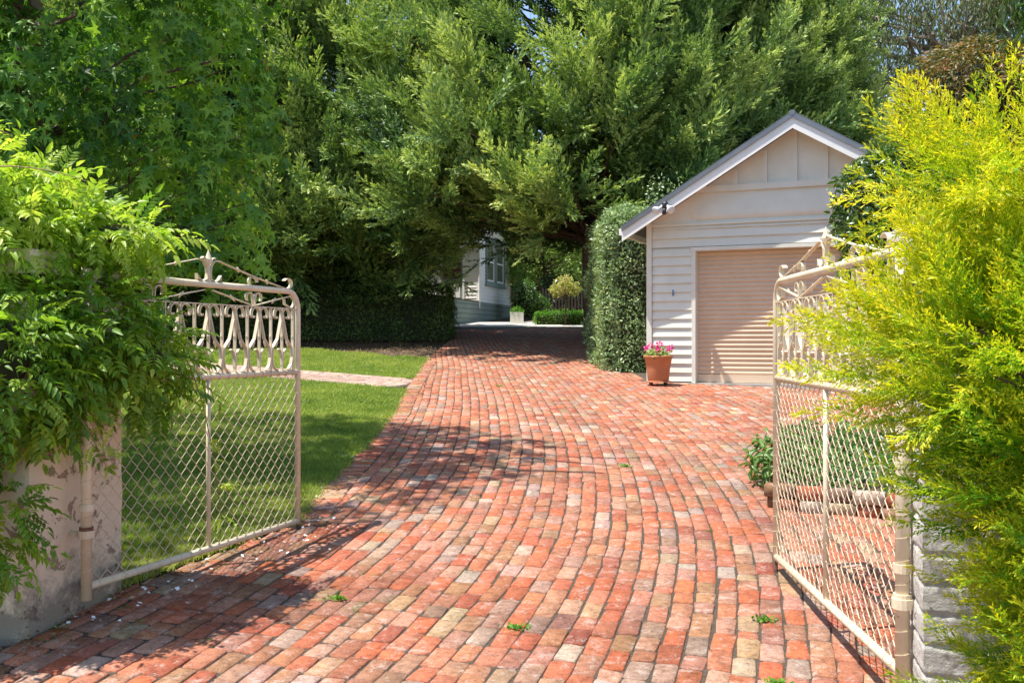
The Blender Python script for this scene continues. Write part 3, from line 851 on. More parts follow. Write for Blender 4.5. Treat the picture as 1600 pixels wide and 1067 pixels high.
# ------------------------------------------------------------------ gates
def arc(cx, cy, r, a0, a1, n=10, r1=None):
    r1 = r if r1 is None else r1
    return [(cx+(r+(r1-r)*i/n)*math.cos(R(a0+(a1-a0)*i/n)), cy+(r+(r1-r)*i/n)*math.sin(R(a0+(a1-a0)*i/n))) for i in range(n+1)]
def gate(hinge, lead, zrail, S, label, side):
    hx, hy = hinge; dx, dy = lead[0]-hx, lead[1]-hy; W = math.hypot(dx, dy); dx /= W; dy /= W
    H = 1.69*S; VM = 1.10*S; VT = 1.565*S
    def T0(u, v, d=0.0): return (hx+dx*u-dy*d, hy+dy*u+dx*d, zrail+v)
    T = T0
    root = empty('driveway_gate', (hx, hy, gzf(hy)), label, 'gate', 'pair of cream wrought iron driveway gates')
    C_ = M['cream']
    a = MB(); a.tube([T(0, -0.07), T(0, H+0.03)], 0.028, 14)
    a.build('hinge_stile', C_, root, smooth=True)
    for vv in (0.30, 0.42):
        a = MB(); a.tube([T(0, vv-0.018), T(0, vv+0.018)], 0.036, 14); a.build('collar', M['rust'] if (vv < 0.35 and side > 0) else C_, root, smooth=False)
    a = MB(); a.tube([T(0, 0.26), T(0, 0.30)], 0.042, 14)
    for vv in (0.28,):
        a.tube([T(0, vv), T(-0.005, vv, side*0.12)], 0.014, 8)
        a.tube([T(0.03, vv, side*0.05), T(-0.04, vv, side*0.05)], 0.012, 8)
    a.build('hinge_clamp', C_, root)
    a = MB(); a.tube([T(0, H-0.12), T(-0.005, H-0.12, side*0.12)], 0.014, 8); a.tube([T(0, H-0.14), T(0, H-0.10)], 0.04, 14); a.build('hinge_clamp', C_, root)
    rr = 0.13
    path = [T(0.0, 0), T(W, 0)]
    a = MB(); a.tube([T(0.02, 0), T(W, 0)], 0.021, 12); a.build('bottom_rail', C_, root, smooth=True)
    up = [(W, -0.02), (W, H-rr)]+arc(W-rr, H-rr, rr, 8, 90, 9)+[(0.0, H)]
    a = MB(); a.tube([T(*p) for p in up], 0.021, 12); a.build('outer_frame', C_, root, smooth=True)
    a = MB(); a.tube([T(0.02, VM), T(W-0.015, VM)], 0.019, 12); a.build('middle_rail', C_, root, smooth=True)
    a = MB(); a.tube([T(W/2, 0.01), T(W/2, VM-0.01)], 0.014, 10); a.build('centre_upright', C_, root, smooth=True)
    a = MB(); a.ribbon([(0.02, VT), (W-0.015, VT)], T, 0.022, 0.006); a.build('thin_rail', C_, root)
    a = MB(); a.tube([T(W, 0.0), T(W, -0.09*S)], 0.01, 8); a.build('drop_bolt', M['rust'], root)
    # chain wire
    a = MB(); cw = 0.046; ch = 0.094; nw_ = int((W-0.05)/cw); top = VM-0.012
    nh = int(top/(ch/2))
    for i in range(nw_+1):
        u0 = 0.03+i*(W-0.06)/nw_; pts = []
        for j in range(nh+1):
            v_ = 0.015+j*(top-0.02)/nh
            uu = u0+(cw/2 if (i+j) % 2 else -cw/2)*1.03; uu = min(max(uu, 0.02), W-0.02)
            s_ = 1 if (i+j) % 2 else -1
            pts.append(T(uu-s_*0.003, v_-0.006, 0.003*s_)); pts.append(T(uu-s_*0.003, v_+0.006, -0.003*s_))
        a.tube(pts, 0.0026, 4, cap=False)
    # tie wires wrapped on the rails
    for i in range(1, nw_, 2):
        u0 = 0.03+i*(W-0.06)/nw_
        a.tube([T(u0+0.006*k/8, 0.024*math.sin(k*0.9), 0.024*math.cos(k*0.9)) for k in range(8)], 0.002, 4, cap=False)
        if i % 2: a.tube([T(u0+0.008*k/8, VM+0.022*math.sin(k*0.9), 0.022*math.cos(k*0.9)) for k in range(8)], 0.002, 4, cap=False)
    for j in range(1, nh, 2):
        v0 = 0.015+j*(top-0.02)/nh
        a.tube([T(0.030*math.cos(k*0.8), v0+0.04*k/8, 0.030*math.sin(k*0.8)) for k in range(9)], 0.002, 4, cap=False)
        a.tube([T(W+0.023*math.cos(k*0.8), v0+0.012*k/8, 0.023*math.sin(k*0.8)) for k in range(9)], 0.0018, 4, cap=False)
    a.build('wire_mesh', M['wire'], root)
    # balusters
    per = W/7.5; v0 = VM+0.019; mid = W/2
    def knot(mb, u, v, r=0.011, h=0.03, du=0.0):
        pts = [T(u-du*h, v-h), T(u-du*h*0.5, v-h*0.4), T(u, v), T(u+du*h*0.5, v+h*0.4), T(u+du*h, v+h)]
        mb.tube(pts, [0.004, r*0.75, r, r*0.75, 0.004], 6)
    for k in range(-4, 4):
        u = mid+(k+0.5)*per
        a = MB(); a.ribbon([(u, v0), (u, VT)], T, 0.02, 0.010); knot(a, u, v0+0.24*S); knot(a, u, VT-0.07, 0.009)
        a.build('baluster', C_, root)
    hv = VT-v0
    for k in range(-3, 4):
        u = mid+k*per
        a = MB(); a.ribbon([(u, v0), (u, VT-0.02)], T, 0.02, 0.009); knot(a, u, v0+0.24*S)
        for sg in (-1, 1):
            pts = arc(u+sg*0.052, v0+0.06, 0.046, 180 if sg > 0 else 0, 250 if sg > 0 else -70, 6)
            pts = [(u+sg*0.004, v0+0.035), (u+sg*0.006, v0+0.09), (u+sg*0.018, v0+0.13), (u+sg*0.036, v0+0.15), (u+sg*0.05, v0+0.143)]
            a.ribbon(pts, T, 0.022, 0.006)
        a.build('baluster', C_, root)
        a = MB()
        for sg in (-1, 1):
            # diagonal leg from apex to the neighbour's foot, foot turned along the rail
            bx = u+sg*(per/2-0.008)
            leg = [(u+sg*0.004, VT-0.03), (u+sg*0.016, VT-0.09), (u+sg*(0.02+0.35*(per/2-0.03)), v0+0.5*hv), (bx-sg*0.012, v0+0.16), (bx-sg*0.002, v0+0.09), (bx-sg*0.014, v0+0.04), (bx-sg*0.045, v0+0.008), (bx-sg*0.07, v0+0.004)]
            a.ribbon(leg, T, 0.024, 0.007)
            knot(a, u+sg*(0.02+0.42*(per/2-0.03)), v0+0.44*hv, 0.011, 0.03, -sg*0.25)
            # top scroll
            sc_ = arc(u+sg*0.046, VT-0.05, 0.045, 180 if sg > 0 else 0, 0 if sg > 0 else 180, 9)
            sc_ = [(u+sg*0.004, VT-0.10)]+sc_[1:]+arc(u+sg*0.072, VT-0.06, 0.019, 0 if sg > 0 else 180, -170 if sg > 0 else 350, 7, 0.011)
            a.ribbon(sc_, T, 0.024, 0.007)
        a.build('scroll_brace', C_, root)
    # upper band: pairs of scrolls and slanting bars between the thin rail and the top rail
    gapv = H-VT
    for uq in (W*0.25, W*0.735):
        a = MB()
        for sg in (-1, 1):
            sc_ = [(uq+sg*0.006, VT+0.004), (uq+sg*0.012, VT+0.04)]+arc(uq+sg*0.052, VT+gapv-0.065, 0.04, 180 if sg > 0 else 0, -40 if sg > 0 else 220, 11, 0.028)
            a.ribbon(sc_, T, 0.022, 0.006)
        a.build('scroll', C_, root)
    for (ua, ub) in ((W-0.10, W*0.735+0.03), (W*0.5+0.04, W*0.735-0.03), (W*0.5-0.04, W*0.25+0.03), (0.08, W*0.25-0.03)):
        a = MB(); a.ribbon([(ua, H-0.035), ((ua+ub)/2, (H-0.035+VT+0.01)/2), (ub, VT+0.01)], T, 0.02, 0.006)
        knot(a, (ua+ub)/2, (H-0.035+VT+0.01)/2, 0.009, 0.02, 1.0 if ua > ub else -1.0)
        a.build('slanting_bar', C_, root)
    for (uc, sg) in ((W-0.12, -1), (0.09, 1)):
        a = MB(); a.ribbon([(uc-sg*0.05, H-0.05)]+arc(uc-sg*0.02, VT+0.055, 0.05, 90 if sg < 0 else 90, -90 if sg < 0 else 270, 10)+[(uc+sg*0.05, VT+0.03), (uc+sg*0.055, VT+0.065)], T, 0.022, 0.006)
        a.build('scroll', C_, root)
    # cresting on the top rail
    T = lambda u, v, d=0.0: T0(u, H+(v-H)*0.68 if v > H else v, d)
    a = MB(); m_ = mid
    a.tube([T(m_, H+0.02), T(m_, H+0.10), T(m_, H+0.17), T(m_, H+0.20), T(m_, H+0.23), T(m_, H+0.32)], [0.010, 0.014, 0.009, 0.02, 0.024, 0.002], 8)
    a.build('spear_finial', C_, root)
    for sg in (-1, 1):
        a = MB()
        a.ribbon([(m_+sg*0.11, H+0.04)]+[(m_+sg*0.115, H+0.09), (m_+sg*0.095, H+0.05), (m_+sg*0.06, H+0.024), (m_+sg*0.02, H+0.05), (m_+sg*0.014, H+0.10), (m_+sg*0.02, H+0.16), (m_+sg*0.05, H+0.215), (m_+sg*0.10, H+0.225),
                  (m_+sg*0.18, H+0.20), (m_+sg*0.45, H+0.12), (m_+sg*0.82, H+0.028)], T, 0.024, 0.007)
        a.ribbon([(m_+sg*0.016, H+0.19), (m_+sg*0.03, H+0.235), (m_+sg*0.055, H+0.25), (m_+sg*0.065, H+0.235)], T, 0.022, 0.006)
        knot(a, m_+sg*0.30, H+0.165, 0.011, 0.025, -sg*0.3); knot(a, m_+sg*0.62, H+0.075, 0.011, 0.025, -sg*0.3)
        a.build('crest_arm', C_, root)
        a = MB(); a.ribbon([(m_+sg*0.80, H+0.03), (m_+sg*0.86, H+0.022)]+arc(m_+sg*0.86, H+0.085, 0.06, -90 if sg > 0 else 270, 150 if sg > 0 else 30, 12, 0.04), T, 0.03, 0.007)
        a.build('end_scroll', C_, root)
        a = MB(); a.ribbon([(m_+sg*0.52, H+0.022)]+arc(m_+sg*0.46, H+0.065, 0.045, -90 if sg < 0 else -90, 90 if sg < 0 else -270, 9)+[(m_+sg*0.50, H+0.09), (m_+sg*0.505, H+0.06)], T, 0.024, 0.006)
        a.build('small_scroll', C_, root)
    return root
gate((-2.257, 5.09), (-1.554, 6.96), 0.53, 0.981, 'cream iron scroll gate with wire mesh swung open beside the vine covered pillar', 1)
gate((1.562, 3.84), (1.63, 5.92), 0.505, 1.0, 'cream iron scroll gate with wire mesh swung open in front of the garage roller door', -1)

# ------------------------------------------------------------------ raised bed at right
e0 = np.array([2.08, 7.50]); e1 = np.array([5.6, 6.05]); e2 = np.array([2.85, 10.3])
def brick_wall(name, label, p0, p1, nlay, parent=None):
    mbv = []; cols = []; fsl = []
    d = (p1-p0); L = np.linalg.norm(d); d /= L; nrm = np.array([-d[1], d[0]])
    V = []; Fq = []; Cc = []
    for ly in range(nlay):
        t = -0.1*(ly % 2)
        while t < L:
            l = rng.choice([0.228, 0.228, 0.16]); w = 0.105; h = 0.095
            c = p0+d*(t+l/2)+nrm*rng.normal(0, 0.008); z0 = gzf(c[1])+ly*0.105-0.01
            yaw = rng.normal(0, 0.03); dd = np.array([d[0]*math.cos(yaw)-d[1]*math.sin(yaw), d[0]*math.sin(yaw)+d[1]*math.cos(yaw)]); nn = np.array([-dd[1], dd[0]])
            b0 = len(V); ins = 0.008
            for (zz, k) in ((z0, 0), (z0+ins, 1), (z0+h-ins, 1), (z0+h, 0)):
                e = 0 if k else ins
                for sx, sy in ((-1,-1),(1,-1),(1,1),(-1,1)):
                    q = c+dd*sx*(l/2-e)+nn*sy*(w/2-e); V.append((q[0], q[1], zz+rng.normal(0, 0.002)))
            for r_ in range(3):
                for k in range(4): a_ = b0+r_*4+k; b_ = b0+r_*4+(k+1) % 4; Fq.append((a_, b_, b_+4, a_+4))
            Fq.append((b0+12, b0+13, b0+14, b0+15))
            cc = bc[rng.choice(len(bc), p=bw)]*rng.uniform(0.75, 1.0); Cc += [(*cc, 1)]*13
            t += l+0.012
    return tag(np_mesh(name, np.array(V), np.array(Fq), M['brick'], cols=np.array(Cc)), label, 'garden edging')
brick_wall('brick_edging', 'two course old brick edging along the front of the right garden bed', e0, e1, 2)
brick_wall('brick_edging', 'low brick edging along the drive side of the right garden bed', e2, e0+np.array([0.0, 0.1]), 1)
bedv = np.array([(2.12,7.52,gzf(7.5)+0.13),(5.6,6.1,gzf(6.1)+0.13),(6.6,10.6,gzf(10.6)+0.08),(2.87,10.3,gzf(10.3)+0.06)])
tag(np_mesh('garden_bed_soil', bedv, np.array([[0,1,2,3]]), M['soil']), kind='structure')
n = 9000
a_, b_ = rng.random(n), rng.random(n)
P0, P1, P2, P3 = bedv
pos = (P0*(1-a_)[:,None]+P1*a_[:,None])*(1-b_)[:,None]+(P3*(1-a_)[:,None]+P2*a_[:,None])*b_[:,None]
hh = 0.2*(0.6+0.6*np.abs(clumpy(pos, 2.5)))
pos[:, 2] += rng.random(n)*hh*1.3+0.01
nr = unit(rng.normal(0, 0.5, (n, 3))+[0, -0.2, 0.8])
v, f, r_ = simple_leaves(pos, nr, 0.075, 0.5, 'lance', spread=0.8, inst=np.clip(0.35+0.4*(pos[:,2]-pos[:,2].min())+rng.normal(0,0.2,n)+0.5*clumpy(pos,2), 0, 1))
tag(np_mesh('ground_cover', v, f, M['cover'], rnd=r_), 'dense leafy green ground cover filling the raised right bed', 'ground cover', kind='stuff')
# leafy clump spilling at the bed corner
pos, nr = ell_shell([((2.26,8.3,gzf(8.3)+0.2),(0.2,0.4,0.24))], 420, 0.5, 1.1, 0)
v, f, r_ = simple_leaves(pos, nr, 0.11, 0.3, 'lance', droop=0.4)
tag(np_mesh('leafy_plant', v, f, M['cover'], rnd=r_), 'small arching green plant spilling over the bed corner behind the right gate', 'plant')

# small weeds in the joints
wt = []
for (wx, wy, lab) in [(1.33,5.07,'small green weed between bricks just left of the right gate foot'),(1.18,4.28,'tiny leafy weed in the bricks at the bottom near the right gate'),
                      (-0.98,5.4,'tiny green weed in the brick joint in the left foreground'),(0.02,4.95,'flat olive weed in the bricks at the centre foreground'),
                      (-0.2,15.6,'tiny weed in the drive bricks near the shade edge'),(1.08,9.1,'small weed tuft in the middle of the drive')]:
    n = 60; pos = np.array([wx, wy, gzf(wy)+0.006])+rng.normal(0, 1, (n, 3))*[0.026, 0.016, 0.004]; pos[:,2] = np.abs(pos[:,2]-gzf(wy))+gzf(wy)
    v, f, r_ = simple_leaves(pos, np.tile([0,-0.3,1.0], (n,1)), 0.028, 0.5, 'blade', droop=-0.3)
    tag(np_mesh('weed', v, f, M['boxh'], rnd=r_), lab, 'weed', 'weeds growing in the brick joints')
# litter along the edges and under the vine
n = 900
yy = np.concatenate([rng.uniform(4.7, 8.5, 500), rng.uniform(8, 24, 400)]); ex = np.array([xl(q) for q in yy])
xx = ex+np.abs(rng.normal(0, 0.13, n))*rng.choice([-1, 1, 1], n)
pos = np.stack([xx, yy, gz(yy)+0.006+rng.random(n)*0.008], 1)
v, f, r_ = simple_leaves(pos, np.tile([0,0,1.0], (n,1)), 0.032, 0.55, 'blade', spread=1, droop=0)
tag(np_mesh('leaf_litter', v, f, M['litter'], rnd=r_), 'dry fallen leaves and petals along the lawn edge of the drive', 'leaf litter', kind='stuff')
n = 14000
xx = rng.uniform(-11, -1.7, n); yy = rng.uniform(19.5, 27, n)
k_ = np.array([not lawn_ok(a, b) for a, b in zip(xx, yy)]) & np.array([x < xl(y) and abs(y-path_c(x)) > 0.75 for x, y in zip(xx, yy)]); xx, yy = xx[k_], yy[k_]
pos = np.stack([xx, yy, gz(yy)-0.05+rng.random(len(xx))*0.03], 1)
v, f, r_ = simple_leaves(pos, np.tile([0,0,1.0], (len(xx),1)), 0.06, 0.4, 'blade', spread=1, droop=0)
tag(np_mesh('mulch', v, f, M['litter'], rnd=r_*0.6), 'brown needle mulch under the clipped hedge', 'mulch', kind='stuff')

# ------------------------------------------------------------------ hedges
def core_box(mb_name, cells, mat, parent):
    mb = MB()
    for (c, q) in cells:
        n1, n2 = 12, 8; vs = []; fs = []
        for i in range(n2+1):
            ph = -math.pi/2+math.pi*i/n2
            for k in range(n1):
                a = 2*math.pi*k/n1; vs.append((c[0]+q[0]*math.cos(ph)*math.cos(a), c[1]+q[1]*math.cos(ph)*math.sin(a), c[2]+q[2]*math.sin(ph)))
        for i in range(n2):
            for k in range(n1): a = i*n1+k; b_ = i*n1+(k+1) % n1; fs.append((a, b_, b_+n1, a+n1))
        mb.add(vs, fs)
    return mb.build(mb_name, mat, parent, smooth=True)
M['leafdark'] = surf('foliage shade core', (0.02,0.03,0.012), (0.05,0.05,0.025), 12, 0.95, 0.5, 40)  # near-black filling, shade inside the foliage put into the colour
def box_shell(x0, x1, y0, y1, h, n, rad=0.35, r=rng, wob=0.06, thick=0.14):
    """points on a rounded clipped block standing on the slope"""
    P = []; D = []
    ax = [(y1-y0)*h, (y1-y0)*h, (x1-x0)*h, (x1-x0)*h, (x1-x0)*(y1-y0)*1.3]; ax = np.array(ax)/sum(ax)
    s = r.choice(5, n, p=ax); a, b_ = r.random(n), r.random(n)
    x = np.where(s == 0, x0, np.where(s == 1, x1, x0+(x1-x0)*a)); y = np.where(s == 2, y0, np.where(s == 3, y1, y0+(y1-y0)*np.where(s < 2, a, b_)))
    z = np.where(s == 4, h, h*b_)
    cx, cy = (x0+x1)/2, (y0+y1)/2; hx, hy = (x1-x0)/2, (y1-y0)/2
    q = np.stack([x-cx, y-cy, z], 1)
    inn = np.stack([np.clip(q[:,0], -hx+rad, hx-rad), np.clip(q[:,1], -hy+rad, hy-rad), np.clip(q[:,2], 0.0, h-rad)], 1)
    d = q-inn; L = np.maximum(np.linalg.norm(d, axis=1, keepdims=True), 1e-6); d = d/L
    p = inn+d*rad
    pw = p+[cx, cy, 0]
    w = np.array([noise.noise(Vector(t)*1.6)+0.5*noise.noise(Vector(t)*4.5) for t in pw])*wob*1.6
    p = p+d*w[:, None]-d*(r.random(n)**1.5*thick)[:, None]+d*(r.random(n) > 0.93)[:, None]*0.06
    p[:, 0] += cx; p[:, 1] += cy; p[:, 2] += gz(p[:, 1])
    return p, d
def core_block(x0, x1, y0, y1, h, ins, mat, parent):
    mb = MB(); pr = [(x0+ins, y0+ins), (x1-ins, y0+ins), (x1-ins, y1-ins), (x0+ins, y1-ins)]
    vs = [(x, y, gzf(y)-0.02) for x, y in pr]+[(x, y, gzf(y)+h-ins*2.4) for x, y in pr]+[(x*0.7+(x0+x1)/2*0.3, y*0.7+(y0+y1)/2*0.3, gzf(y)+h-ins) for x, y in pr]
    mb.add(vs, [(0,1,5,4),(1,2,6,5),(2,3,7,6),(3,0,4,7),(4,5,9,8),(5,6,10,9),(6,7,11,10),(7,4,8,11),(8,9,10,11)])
    return mb.build('shade_core', mat, parent)  # solid dark block standing in for the hedge's shaded inside
# tall pale hedge left of the garage
h1 = empty('tall_hedge', (2.3, 19.8, gzf(19.8)), 'tall clipped pale green hedge with rounded top left of the garage', 'hedge')
pos, nr = box_shell(1.70, 2.95, 17.75, 22.0, 3.1, 36000, 0.58, wob=0.11)
v, f, r_ = simple_leaves(pos, nr, 0.075, 0.42, 'blade', droop=-0.5, spread=0.7, facing=0.35, inst=np.clip(0.5+0.4*clumpy(pos, 5)+rng.normal(0, 0.2, len(pos)), 0, 1))
FV, FF, FR = v, f, r_
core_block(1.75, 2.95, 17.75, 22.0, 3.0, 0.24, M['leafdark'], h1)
pos = np.concatenate([np.stack([np.full(26, 2.85)+rng.normal(0, 0.06, 26)+k*0.06, 18.0+rng.normal(0, 0.1, 26), gzf(18)+2.85+np.linspace(0, 0.42+0.2*(k % 3), 26)], 1) for k in range(-5, 6)])
v, f, r_ = simple_leaves(pos, unit(rng.normal(0, 1, pos.shape)), 0.075, 0.42, 'blade', droop=-0.6)
np_mesh('foliage', np.concatenate([FV, v]), np.concatenate([FF, f+len(FV)]), M['pitto'], h1, rnd=np.concatenate([FR, 0.5+0.5*r_]))
# dark clipped hedge at the far end of the lawn
h2 = empty('clipped_hedge', (-5.5, 27.2, gzf(27)), 'dark green clipped hedge under the cypresses behind the lawn', 'hedge')
pos, nr = box_shell(-12.0, -1.66, 26.3, 28.0, 1.5, 42000, 0.3, wob=0.10)
v, f, r_ = simple_leaves(pos, nr, 0.085, 0.34, 'blade', droop=-0.3, spread=0.7, facing=0.4, inst=np.clip(0.5+0.5*clumpy(pos, 1.8)+rng.normal(0, 0.2, len(pos)), 0, 1))
np_mesh('foliage', v, f, M['clip'], h2, rnd=r_)
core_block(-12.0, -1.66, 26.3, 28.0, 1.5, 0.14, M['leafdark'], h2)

# ------------------------------------------------------------------ cypresses
CYP_T = [plume_template(s, 22, 13, 0.38, 0.085, 0.031, 0.7) for s in (1, 2, 3, 4, 5)]
def cypress(seed, h, rad, low, ntip=300, gap=None):
    r = np.random.default_rng(seed)
    # branch tips on an irregular tall crown
    t = (np.arange(ntip)+r.random(ntip))/ntip
    zz = low+(h-low)*t**1.15
    a = (np.arange(ntip)*2.399963+r.normal(0, 0.35, ntip))
    prof = rad*np.clip(1.04-0.62*((zz-low)/(h-low))**1.6, 0.1, 1)*(0.78+0.22*np.minimum(1, (zz-low+0.5)/1.2))
    rr = prof*r.uniform(0.62, 1.1, ntip)
    ns = int(ntip*0.28)
    zs = low+r.uniform(-0.25, 2.2, ns); as_ = r.uniform(0, 2*math.pi, ns); rs_ = rad*np.sqrt(r.uniform(0.12, 1.0, ns))*0.98
    zz = np.concatenate([zz, zs]); a = np.concatenate([a, as_]); rr = np.concatenate([rr, rs_]); t = np.concatenate([t, np.full(ns, 0.02)]); ntip += ns
    tip = np.stack([np.cos(a)*rr, np.sin(a)*rr, zz], 1)
    out = unit(np.stack([np.cos(a), np.sin(a), np.zeros(ntip)], 1))
    P, D, S, I = [], [], [], []
    br = MB()
    for i in range(ntip):
        if gap and abs((a[i]-gap[0]+math.pi) % (2*math.pi)-math.pi) < gap[1] and zz[i] < gap[2]: continue
        o = out[i]; lift = r.uniform(0.25, 0.8)+0.5*t[i]
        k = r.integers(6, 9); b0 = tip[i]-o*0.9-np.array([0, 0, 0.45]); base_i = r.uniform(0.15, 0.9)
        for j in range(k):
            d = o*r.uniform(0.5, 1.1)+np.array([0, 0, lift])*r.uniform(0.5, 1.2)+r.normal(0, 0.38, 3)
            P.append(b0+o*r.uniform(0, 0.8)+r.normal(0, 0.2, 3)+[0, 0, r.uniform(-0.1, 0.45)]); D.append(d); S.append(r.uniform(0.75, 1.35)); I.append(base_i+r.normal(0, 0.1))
        for j in range(2):   # inner, sparser, toned darker to paint the shaded gaps
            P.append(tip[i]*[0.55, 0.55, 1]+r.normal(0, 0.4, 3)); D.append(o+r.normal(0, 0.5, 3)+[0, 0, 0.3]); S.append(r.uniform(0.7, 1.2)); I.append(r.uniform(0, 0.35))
        if i % 2 == 0:
            z0 = max(low*0.85, tip[i][2]-1.0-0.25*rr[i]); limb(br, (0, 0, z0), tuple(tip[i]-o*0.5), 0.05, 0.015, 0.05, 5, 5)
    P, D, S, I = np.array(P), np.array(D), np.array(S), np.array(I)
    # twiggy low boughs
    F = frames(D, roll=r.normal(0, 0.6, len(D)))
    sc = np.stack([S*1.4, S*1.2, S*1.2], 1)
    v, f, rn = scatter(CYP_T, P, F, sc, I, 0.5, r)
    tr = MB(); limb(tr, (0, 0, -0.3), (0.2, 0.1, h*0.85), 0.27, 0.06, 0.02, 12, 10)
    return v, f, rn, tr, br
def make_cypress(seed, h, rad, low, loc, rz, label, ntip=300, gap=None):
    v, f, rn, tr, br = cypress(seed, h, rad, low, ntip, gap)
    root = empty('cypress_tree', (0, 0, 0), label, 'tree', 'tall cypresses behind the lawn and garage')
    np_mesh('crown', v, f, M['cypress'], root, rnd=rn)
    tr.build('trunk', M['bark'], root, smooth=True)
    br.build('branches', M['bark'], root)
    root.location = loc; root.rotation_euler = (0, 0, rz)
    return root
cA = make_cypress(21, 14.5, 4.9, 1.6, (-4.35, 28.9, gzf(28.9)), 0.4, 'big cypress with dark trunk rising behind the middle of the clipped hedge', 300, (-0.35, 0.95, 4.0))
cB = make_cypress(33, 14.0, 5.5, 3.15, (2.1, 24.9, gzf(24.9)), 1.4, 'tall cypress overhanging the shaded drive left of the pale hedge', 330)
def cyp_copy(src, loc, rz, sc, label):
    c = copy_tree(src); c.location = loc; c.rotation_euler = (0, 0, rz); c.scale = (sc, sc, sc); c['label'] = label
    return c
cyp_copy(cA, (-8.8, 28.2, gzf(28.2)), 2.1, 1.0, 'large cypress left of the big trunked one behind the clipped hedge')
cyp_copy(cA, (6.0, 28.6, gzf(28.6)), 3.6, 0.93, 'bushy cypress rising directly behind the garage roof left slope')
cyp_copy(cB, (-12.0, 34.0, gzf(34.0)), 0.2, 1.0, 'cypress standing behind the others at far left beyond the clipped hedge')
cyp_copy(cB, (6.9, 26.6, gzf(26.6)), 5.0, 0.72, 'rightmost cypress whose edge meets the gum tree behind the garage')
cyp_copy(cB, (-13.2, 27.0, gzf(27)), 4.0, 1.0, 'leftmost cypress behind the star leaved tree')

# ------------------------------------------------------------------ star-leaved tree at left
def star_tree():
    root = empty('sweetgum_tree', (-4.9, 9.8, gzf(9.8)), 'broad sweetgum tree with hanging star shaped leaves over the left lawn', 'tree')
    ells = [((-4.0,9.4,5.2),(1.75,1.5,1.6)), ((-3.1,9.3,4.1),(0.75,0.8,1.05)), ((-5.4,9.8,6.3),(2.4,2.2,2.0)), ((-3.7,9.4,6.8),(1.8,1.6,1.5)),
            ((-5.3,8.6,4.7),(0.8,0.9,0.9)), ((-2.75,9.0,2.95),(0.42,0.4,0.42)), ((-3.3,8.8,3.5),(0.5,0.5,0.6)), ((-4.3,8.4,3.9),(0.7,0.6,0.7)), ((-6.3,10.2,4.9),(1.2,1.5,1.2)), ((-4.4,7.8,6.7),(1.8,1.6,1.1)), ((-6.1,7.6,6.4),(1.7,1.8,1.0)), ((-5.6,6.3,6.1),(1.7,1.2,0.8)), ((-2.7,8.25,7.0),(0.6,0.3,0.2))]  # forward lobes above the view are added to shade the lawn
    nt_ = 3100
    tp, to = ell_shell(ells, nt_, 0.72, 1.05, 0.6)
    P, Nn, I = [], [], []
    tw = MB()
    for i in range(nt_):
        k = rng.integers(7, 12); base = tp[i]; o = to[i]*[1, 1, 0.3]; ii = rng.beta(2, 2)
        ln = rng.uniform(0.25, 0.5)
        for j in range(k):
            q = j/k
            p = base+o*0.18*q-np.array([0, 0, ln*q])+rng.normal(0, 0.05, 3)
            P.append(p); Nn.append(o+rng.normal(0, 0.5, 3)+[0, 0, 0.35]); I.append(ii+rng.normal(0, 0.12)+0.12*q)
    P, Nn, I = np.array(P), unit(np.array(Nn)), np.clip(np.array(I), 0, 0.93)
    I = np.clip(I+0.55*clumpy(P, 1.3)+np.clip((P[:,0]+3.3)*0.18, -0.1, 0.25), 0, 0.93); I[rng.random(len(I)) < 0.0008] = 1.0  # leaves lighten to the right, a sunlit edge put into their tone
    n = len(P)
    d = rng.normal(0, 0.45, (n, 3))+Nn*0.35+np.array([0, 0, -0.9]); F = frames(d, Nn)
    s = 0.105*rng.uniform(0.6, 1.25, n)
    v, f = place(STAR_V, STAR_F, F, P, s)
    np_mesh('crown', v, f, M['star'], root, rnd=np.repeat(I, len(STAR_F)))
    tr = MB(); limb(tr, (-5.6, 10.6, gzf(9.8)-0.2), (-5.0, 10.0, 6.8), 0.17, 0.07, 0.02, 10, 10)
    tr.build('trunk', M['palebark'], root, smooth=True)
    br = MB()
    for c, q in ells:
        for k in range(5):
            e = np.array(c)+np.array(q)*unit(rng.normal(0, 1, (1, 3)))[0]*0.8
            limb(br, (-4.8, 9.75, min(max(c[2]-1.3, 2.6), 5.5)), tuple(e), 0.025, 0.005, 0.12, 8, 5)
    limb(br, (-4.4, 8.8, 6.6), (-1.45, 8.15, 7.15), 0.06, 0.03, 0.04, 8, 6)
    limb(br, (-3.5, 9.5, 6.8), (-1.6, 8.4, 7.9), 0.035, 0.02, 0.1, 8, 5)
    limb(br, (-3.5, 9.0, 7.0), (-1.4, 8.8, 8.6), 0.03, 0.015, 0.1, 8, 5)
    br.build('branches', M['bark'], root)
star_tree()

